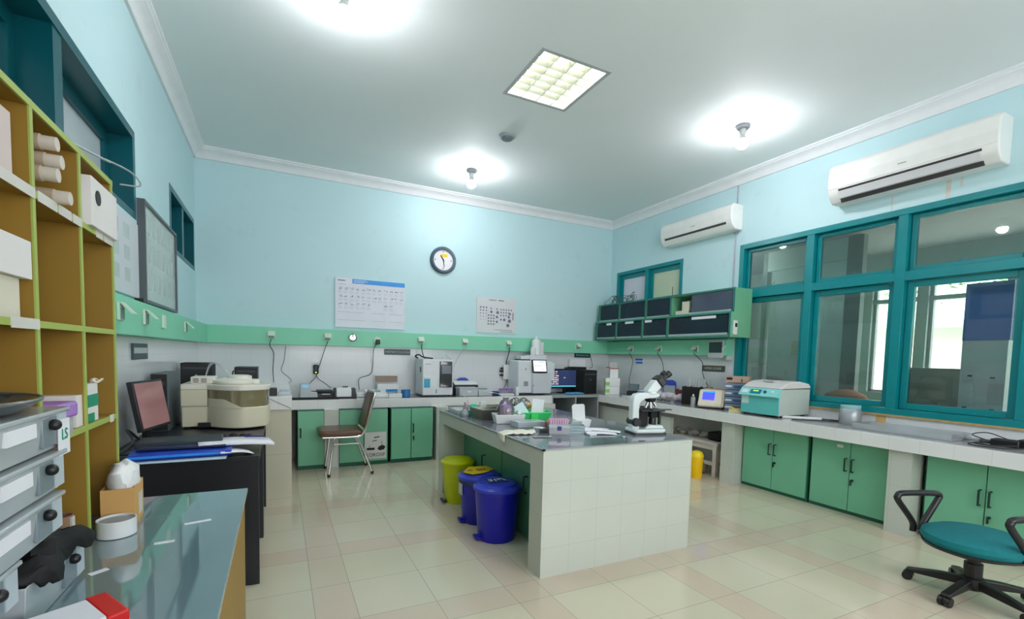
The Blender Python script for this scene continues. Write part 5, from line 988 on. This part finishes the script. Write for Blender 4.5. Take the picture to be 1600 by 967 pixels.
tag(G().box(-.07, -.05, 0, .07, .05, .004).rot(Matrix.Rotation(.4, 4, 'Z')).make('white_scrap', paper, loc=(4.72, 2.05, ZT+.0065)), 'white paper scrap in the clear glass tray', 'paper')
t = on('adapter_cables', 'black adapter and tangled cables at the right end of the right counter', 'adapter', 4.62, 1.42)
G().box(-.05, -.10, 0, .05, .05, .05).box(-.02, -.25, .0, .08, -.08, .06).make('adapter', black, t, bevel=.008)
g = G(); random.seed(17)
g.tube(bez([(.0, .05, .02), (.05, .18, .05), (.12, .12, .07), (.1, .0, .04)], 8), .004, 6); g.tube(bez([(-.02, .05, .02), (-.1, .12, .01), (-.12, .0, .01), (-.08, -.1, .02)], 8), .005, 6); g.tube(bez([(-.08, -.15, .012), (-.2, -.05, .006), (-.18, .12, .006), (-.05, .08, .02)], 8), .004, 6); g.make('cables', cable, t)
G().tube([(.0, .05, .02), (.02, .12, .015)], .016, 10).make('plug', dgrey, t); G().cyl((.02, .12, .02), (.03, .24, .012), .005, seg=8).cyl((.0, .12, .012), (.01, .24, .006), .005, seg=8).make('prongs', steel, t)
tag(G().prism([(0, 0), (.24, 0), (.24, .26), (.0, .25), (.0, .20)], 'y', 0, .003).rot(Matrix.Rotation(-PI/2, 4, 'Z')).make('wall_papers', mat('lilac white sheet', (210, 208, 218), .7), loc=(RW-.004, 4.08, .94)), 'pale sheets pinned on the right wall behind the cream instrument', 'papers')
# ================================================================ ISLAND THINGS
ZI = .7815
def oni(name, label, cat, x, y, rz=0, group=None, z=ZI): return thing(name, label, cat, (x, y, z), rz, group)
t = oni('microscope', 'white and black binocular microscope at the near right corner of the island', 'microscope', 2.435, 2.655, math.radians(-12)); t.scale = (.9, .9, .87)
mw = mat('microscope white', (214, 222, 222), .3)
G().prism([(-.15, -.075), (-.13, -.095), (.10, -.10), (.14, -.07), (.14, .07), (.10, .10), (-.13, .095), (-.15, .075)], 'z', .012, .045).make('base', mw, t, bevel=.012, seg=3); G().box(-.145, -.09, 0, .135, .09, .013).make('base_sole', black, t)
G().prism([(-.04, .045), (.0, .078), (.12, .072), (.135, .045)], 'y', -.06, .06).make('lamp_housing', mw, t, bevel=.01, seg=3)
G().prism([(-.145, .03), (-.145, .26), (-.138, .31), (-.115, .335), (-.07, .345), (.07, .345), (.10, .335), (.10, .315), (.06, .30), (-.03, .295), (-.07, .27), (-.085, .24), (-.08, .03)], 'y', -.035, .035).make('arm', mw, t, bevel=.01, seg=3)
G().cyl((-.115, -.07, .10), (-.115, .07, .10), .030, seg=20).cyl((-.115, -.05, .10), (-.115, .05, .10), .036, seg=20).make('focus_knob', black, t)
G().box(-.08, -.07, .19, .13, .075, .207).make('stage', black, t, bevel=.003); G().box(.0, -.10, .205, .17, -.06, .214).box(-.02, .04, .207, .06, .07, .225).make('slide_holder', dgrey, t)
G().box(-.08, -.03, .06, .0, .03, .19).box(.02, -.035, .135, .11, .035, .19).make('stage_support', blackm, t, bevel=.006); G().lathe([(.03, .075), (.03, .12), (.024, .14), (1e-5, .14)], (.055, 0, 0)).make('condenser', black, t); G().cyl((.095, -.04, .08), (.095, -.04, .19), .012, seg=12).make('stage_knob', black, t)
g = G(); g.lathe([(.034, .268), (.045, .285), (.045, .30), (1e-5, .30)], (.03, 0, 0)); g.make('nosepiece', black, t)
for a, L in ((-.45, .075), (.0, .07), (.5, .06)): G().tube([(.03+.02*math.sin(a*2), 0, .28), (.03+.02*math.sin(a*2)+L*math.sin(a), -.01, .28-L*math.cos(a)*.95)], [.013, .011], 14).make('objective', steel, t)
g = G(); g.lathe([(.048, 0), (.05, .01), (.045, .022), (1e-5, .022)], (.03, 0, .335)); g.make('head_mount', mw, t)
G().prism([(-.02, .352), (-.015, .375), (.05, .455), (.075, .455), (.11, .415), (.11, .40), (.07, .355)], 'y', -.04, .04).make('head', mw, t, bevel=.012, seg=3)
Mh = Matrix.Translation((.088, 0, .43)) @ Matrix.Rotation(math.radians(50), 4, 'Y')
G().prism([(-.04, -.055), (-.055, .0), (-.04, .055), (.04, .055), (.055, 0), (.04, -.055)], 'z', -.01, .05).rot(Mh).make('binocular_block', black, t, bevel=.01)
for s in (-1, 1): G().lathe([(.02, .04), (.021, .085), (.026, .09), (.027, .125), (.02, .128), (1e-5, .126)], (-.008, s*.033, 0), 20).rot(Mh).make('eyepiece', black, t)
# trays and glass on the far left
tag(G().box(1.46, 4.05, ZI, 1.60, 4.32, ZI+.035).make('clear_box', cleard, bevel=.004), 'long clear plastic lid box at the far left corner of the island', 'box')
t = oni('glass_flask', 'small glass flask with a purple swab on the far end of the island', 'flask', 1.49, 3.93); G().lathe([(.045, 0), (.05, .01), (.045, .035), (.02, .065), (.02, .08), (.03, .082), (.026, .084), (.017, .08), (.018, .06), (.042, .033), (.046, .012), (1e-5, .008)]).make('flask', clear, t); G().cyl((0, 0, .02), (.0, .01, .12), .009, seg=8).make('swab', mat('plum swab', (170, 120, 150), .6), t)
tag(G().lathe([(.033, 0), (.036, .004), (.036, .09), (.022, .105), (1e-5, .105)]).make('mint_cup', mintp, loc=(1.56, 3.90, ZI+.0)), 'bright mint green cup behind the steel tray on the island', 'cup')
t = oni('hook_clip', 'white plastic post with two dark dots behind the steel tray', 'dispenser', 1.68, 3.98); G().box(-.03, -.012, 0, .03, .012, .12).make('post', white, t, bevel=.004); G().cyl((-.018, -.013, .06), (-.018, -.018, .06), .010, seg=10).cyl((.018, -.013, .06), (.018, -.018, .06), .010, seg=10).make('dots', dgrey, t)
t = oni('steel_tray', 'deep stainless steel tray on the left side of the island', 'tray', 1.60, 3.72, math.radians(2)); G().shell(-.095, -.12, 0, .16, .12, .088, .003, .012).make('tray', mat('dull steel', (136, 134, 122), .3, .85, .1, 10), t, bevel=.012, seg=3)
g = G(); g.tube([(-.095, -.12, .088), (.16, -.12, .088), (.16, .12, .088), (-.095, .12, .088), (-.095, -.12, .088)], .004, 6); g.make('rim', steel, t)
t = oni('white_tray', 'white styrofoam tray holding tubes in the middle of the island', 'tray', 1.67, 3.42, math.radians(-12)); G().shell(-.125, -.08, 0, .125, .08, .075, .01, .016).make('tray', mat('foam white', (222, 222, 224), .7), t, bevel=.004); G().box(-.10, -.06, .03, .10, .06, .066).make('tray_filling', mat('foam white', (0, 0, 0)), t)
t = thing('tube_bundle', 'bundle of lilac capped tubes in a clear bag on the white foam tray', 'tubes', (1.66, 3.43, ZI+.0665)); g = G(); g2 = G(); random.seed(19)
for k in range(10):
    x, y = random.uniform(-.055, .045), random.uniform(-.035, .035); tx, ty = random.uniform(-.02, .02), random.uniform(-.01, .01); g.cyl((x, y, 0), (x+tx, y+ty, .055), .008, seg=8); g2.cyl((x+tx, y+ty, .055), (x+tx*1.3, y+ty*1.3, .082), .0105, seg=8)
g.make('tubes', mat('tube glass with blood', (150, 110, 140), .3), t); g2.make('caps', purple, t); G().box(.0, -.02, .085, .03, .01, .115).make('dark_cap', mat('aubergine', (60, 40, 70), .5), t)
g = G(); g.lathe([(.07, 0), (.075, .05), (.045, .11), (.02, .13), (.03, .14), (1e-5, .12)], (-.01, 0, 0), 14); g.make('clear_bag', sheer('thin film', (255, 252, 255), .10, .2, .06), t)
tag(G().box(1.62, 3.14, ZI, 1.86, 3.28, ZI+.045).rot(Matrix.Identity(4)).make('clear_box', cleard, bevel=.004), 'low frosted clear box in front of the white foam tray', 'box')
# green basket, envelopes, bag
t = oni('green_basket', 'green plastic basket on the island holding envelopes and a bag', 'basket', 1.93, 3.50, math.radians(-14)); gb = mat('clear green plastic', (70, 214, 124), .4)
G().shell(-.155, -.10, 0, .155, .10, .075, .004, .03).make('basket', gb, t); g = G(); g.tube([(-.158, -.103, .075), (.158, -.103, .075), (.158, .103, .075), (-.158, .103, .075), (-.158, -.103, .075)], .006, 6); g.make('rim', gb, t); G().box(-.03, -.106, .0, .03, -.095, .07).make('handle_patch', mat('vivid green', (0, 214, 80), .4), t)
def leaf(name, label, loc, w, h, rx, rz, m, cat='envelope', mark=None, tilt=0):
    g = G(); g.box(-w/2, -.002, 0, w/2, .002, h); g.rot(Matrix.Rotation(rz, 4, 'Z') @ Matrix.Rotation(rx, 4, 'X') @ Matrix.Rotation(tilt, 4, 'Y')); o = g.make(name, m, loc=loc); tag(o, label, cat); return o
leaf('white_card', 'tall white card standing in the green basket', (1.955, 3.46, ZI+.03), .10, .155, -.12, -.35, paper, 'card', tilt=.12)
leaf('clear_pouch', 'pale bluish pouch with small blue marks leaning in the green basket', (1.83, 3.45, ZI+.035), .12, .12, -.25, -.3, mat('pale bluish film', (192, 216, 220), .3), 'pouch', tilt=-.55)
random.seed(22); g = G()
for k in range(6): g.ball((1.80+.02*k, 3.60-.01*k, ZI+.14+.012*math.sin(k*2)), .045, 1, .8, .9, 0, 10)
tag(g.make('clear_bag', sheer('thin film', (0, 0, 0))), 'clear crinkled plastic bag puffed up above the green basket', 'bag')
t = oni('specimen_cup', 'round clear specimen tub with a yellow orange lid at the far side of the basket', 'tub', 2.07, 3.74); G().lathe([(.065, 0), (.078, .01), (.085, .095), (1e-5, .095)]).make('tub', mat('cloudy cream plastic', (206, 198, 160), .4), t); G().lathe([(.088, .092), (.09, .10), (.088, .112), (.06, .118), (1e-5, .118)]).make('lid', mat('orange yellow lid', (236, 184, 30), .4), t); G().lathe([(.028, .117), (.028, .135), (.02, .14), (1e-5, .14)], (.03, 0, 0)).make('top_cap', mat('cream cap', (230, 206, 168), .5), t)
# red box, tip box, slides
t = oni('red_box', 'dark red box with round red tops beside the tip box on the island', 'box', 1.86, 3.04, math.radians(-20)); G().box(-.05, -.05, 0, .05, .05, .05).make('box', mat('dark red plastic', (128, 30, 34), .4), t, bevel=.003); g = G(); g.ball((-.02, 0, .052), .03, 1, 1, .6); g.ball((.05, .03, .052), .028, 1, 1, .6); g.make('red_tops', mat('coral red', (222, 66, 74), .4), t); G().box(-.052, -.0515, .03, .052, -.049, .034).make('band', mat('gold line', (190, 150, 80), .4), t)
t = oni('tip_box', 'clear pipette tip box with pink tips and dark blue latch on the island', 'box', 1.79, 2.84, math.radians(-24)); G().shell(-.075, -.05, 0, .075, .05, .045, .003, .004).make('base', clear, t); G().shell(-.075, -.05, .046, .075, .05, .075, .003).make('upper', clear, t); G().box(-.014, -.056, .03, .014, -.049, .058).make('latch', mat('navy latch', (40, 36, 120), .4), t)
g = G(); g2 = G()
for k in range(8):
    for r in range(3): x = -.06+.017*k; y = -.03+.03*r; g.cyl((x, y, .03), (x, y, .085), .0045, .006, 8); g2.cyl((x, y, .083), (x, y, .105), .0072, seg=8)
g.make('tips', mat('clear pinkish tips', (224, 206, 220), .3), t); g2.make('tip_collars', mat('pink lilac collar', (224, 176, 206), .4), t)
t = oni('slide_tray', 'small clear tray of stained slides right of the tip box', 'tray', 1.93, 2.83, math.radians(-24))
for k in range(3): G().shell(-.06, -.045, k*.02, .06, .045, k*.02+.018, .003).make('tray_tier', mat('sea grey clear tray', (140, 164, 166), .2, 0, .2, 20), t)
tag(G().box(1.99, 2.98, ZI, 2.09, 3.08, ZI+.055).make('clear_cube', clear), 'clear plastic cube box behind the slide tray', 'box')
t = oni('paper_dispenser', 'white open carton with a raised flap beyond the microscope on the island', 'box', 2.14, 3.06, math.radians(-20)); G().prism([(-.05, 0), (-.06, .06), (.07, .06), (.055, 0)], 'y', -.04, .04).make('box', white, t, bevel=.003); G().prism([(-.065, .05), (-.075, .16), (-.06, .175), (.02, .178), (.03, .165), (.04, .05)], 'y', .03, .036).make('raised_flap', white, t, bevel=.002)
tag(G().box(-.03, -.02, 0, .03, .02, .012).make('slide_box', white, loc=(1.98, 2.70, ZI), bevel=.002), 'small white box near the front edge of the island, left of the papers', 'box')
tag(G().box(-.045, -.03, 0, .045, .03, .030).make('slide_box', paper, loc=(2.005, 2.83, ZI), bevel=.002), 'white slide box between the slide tray and the papers', 'box')
for i, (x, y, a, l) in enumerate(((2.12, 2.86, .15, 'topmost folded report paper lying towards the microscope'), (2.16, 2.78, -.2, 'middle folded report paper on the island'), (2.07, 2.72, .05, 'nearest folded report paper on the island'))): sheets('report_paper', l, -.11, .11, -.035, .035, ZI+.014-.004*i, a-.5, .006, paper, cx=x, cy=y, th=.005+.002*i)
g = G(); g.lathe([(.015, 0), (.02, .004), (.018, .012), (1e-5, .014)]); tag(g.make('glass_stopper', clear, loc=(2.14, 2.55, ZI)), 'small glass stopper at the island front edge before the microscope', 'stopper')
# gauze draped over the island edge
g = G(); vs = []; nu, nv = 20, 8
for j in range(nv):
    for i in range(nu):
        u = i/(nu-1); v = j/(nv-1); w = .045+.03*math.sin(u*PI)
        x = 1.384+.25*u-(.0 if u > .12 else 0); y = 2.92+(v-.5)*2*w + .02*u+.02*math.sin(u*6); z = ZI+.012+.016*math.sin(v*PI)*(.6+.4*math.sin(u*13))+.004*math.sin(u*30+v*9)
        if u < .18: z = ZI+.014-(.18-u)*.35; x = 1.380-.008*math.sin(v*6)
        vs.append((x, y, z))
g._add(vs, [(j*nu+i, j*nu+i+1, (j+1)*nu+i+1, (j+1)*nu+i) for j in range(nv-1) for i in range(nu-1)], 0)
o = g.make('gauze_strip', mat('cream gauze', (224, 222, 206), .9, 0, .06, 30)); s = o.modifiers.new('solid', 'SOLIDIFY'); s.thickness = .006; tag(o, 'strip of cream gauze lying across the island edge and hanging over it', 'gauze')
sheets('crumpled_tissue', 'white crumpled tissue beside the gauze at the foot of the tip box', -.06, .06, -.035, .035, ZI+.035, .6, .05, paper, cx=1.70, cy=2.93, th=.006)
sheets('film_wrapper', 'clear film wrapper on the worktop before the gauze', -.06, .07, -.03, .03, ZI+.006, -.3, .0, clear, cx=1.60, cy=2.75, th=.003)
tag(G().lathe([(.016, 0), (.02, .005), (.02, .03), (1e-5, .034)]).make('white_tub', white, loc=(1.77, 3.42, ZI+.068)), 'small white tub on the corner of the foam tray', 'tub')
# ================================================================ BEYOND THE WINDOW
t = thing('tall_cupboard', 'white cupboard with a blue upper board standing behind the big window at the right', 'cupboard', (5.16, 1.60, 0))
G().box(0, 0, .0, .25, .28, 1.55).make('body', mat('white cupboard', (232, 238, 236), .5), t); G().box(-.01, -.01, 1.55, .02, .28, 2.02).make('blue_board', mat('blue board', (66, 126, 214), .5, 0, .06, 4), t)
g = G()
for y, z in ((.06, 1.24), (.20, 1.25), (.05, .98), (.22, .985)): g.box(-.003, y, z, .0005, y+.03, z+.012)
g.make('screw_marks', ink, t); G().box(-.002, .0, 1.03, 0, .10, 1.20).make('pale_patch', mat('pale patch', (222, 216, 214), .6), t)
t = thing('low_partition', 'olive grey low cabinet behind the window, left of the white cupboard', 'cabinet', (5.30, 1.90, 0)); G().box(0, 0, 0, .4, .42, 1.31).make('body', mat('olive grey board', (160, 162, 146), .5, 0, .15, 3), t); G().box(-.003, .17, .99, 0, .21, 1.0).make('handle', ink, t); G().box(-.01, .4, 0, .0, .43, 1.31).make('edge', dgrey, t)
t = thing('round_stool', 'orange brown round basket behind the middle pane of the big window', 'basket', (5.45, 2.92, .74)); G().lathe([(.22, 0), (.23, .15), (.18, .26), (.08, .31), (1e-5, .32)], seg=28).make('basket', mat('orange brown wicker', (170, 110, 80), .8, 0, .2, 20), t)
G().box(-.25, -.25, -.74, .25, .25, 0).make('pedestal', mat('dim cabinet', (90, 110, 104), .6), t)
# outside
t = thing('neighbour_building', 'bright cream building with a pale green roof seen through the far windows', 'building', (11.0, 2.0, 0)); G().box(0, -8, -1, 1, 10, 2.05).make('wall', mat('outside cream wall', (236, 232, 214), .8), t)  # wall has one even cream base colour
G().prism([(-.6, 2.0), (-.6, 2.12), (2.5, 3.6), (2.5, 3.4)], 'y', -8, 10).make('roof', mat('pale green roof sheet', (170, 214, 186), .6), t); G().box(-.01, .6, .3, .0, 1.4, 1.35).make('window_frame', dgrey, t)
struct(G().box(7.2, -9, -.15, 16, 14, -.02).make('ground', mat('outside paving', (190, 188, 178), .8)))
t = thing('garden_tree', 'leafy branches hanging before the building outside the far windows', 'tree', (8.9, 3.0, 0)); G().tube([(0, -2.3, 0), (.05, -2.2, 1.5), (-.05, -1.6, 2.6), (0, -.6, 3.0), (0, .6, 2.7)], [.09, .08, .06, .04, .015], 8).make('trunk', mat('bark', (90, 74, 60), .9), t)
g = G(); random.seed(33)
for k in range(420):
    y = random.uniform(-1.6, 1.2); z = 2.25+.5*random.random()**.7 + (random.uniform(-.7, 0) if random.random() < .22 and -.6 < y < .3 else 0); x = random.uniform(-.5, .5); a = random.random()*6.28; l = .05
    d = Vector((math.cos(a), math.sin(a), random.uniform(-.5, .5)))*l; n = Vector((random.uniform(-1, 1), random.uniform(-1, 1), random.uniform(-1, 1))).normalized()*l*.4; p = Vector((x, y, z)); g._add([p-d, p+n, p+d, p-n], [(0, 1, 2, 3)], 0)
g.make('leaves', mat('leaf green dark', (110, 140, 84), .7, 0, .3, 4), t)
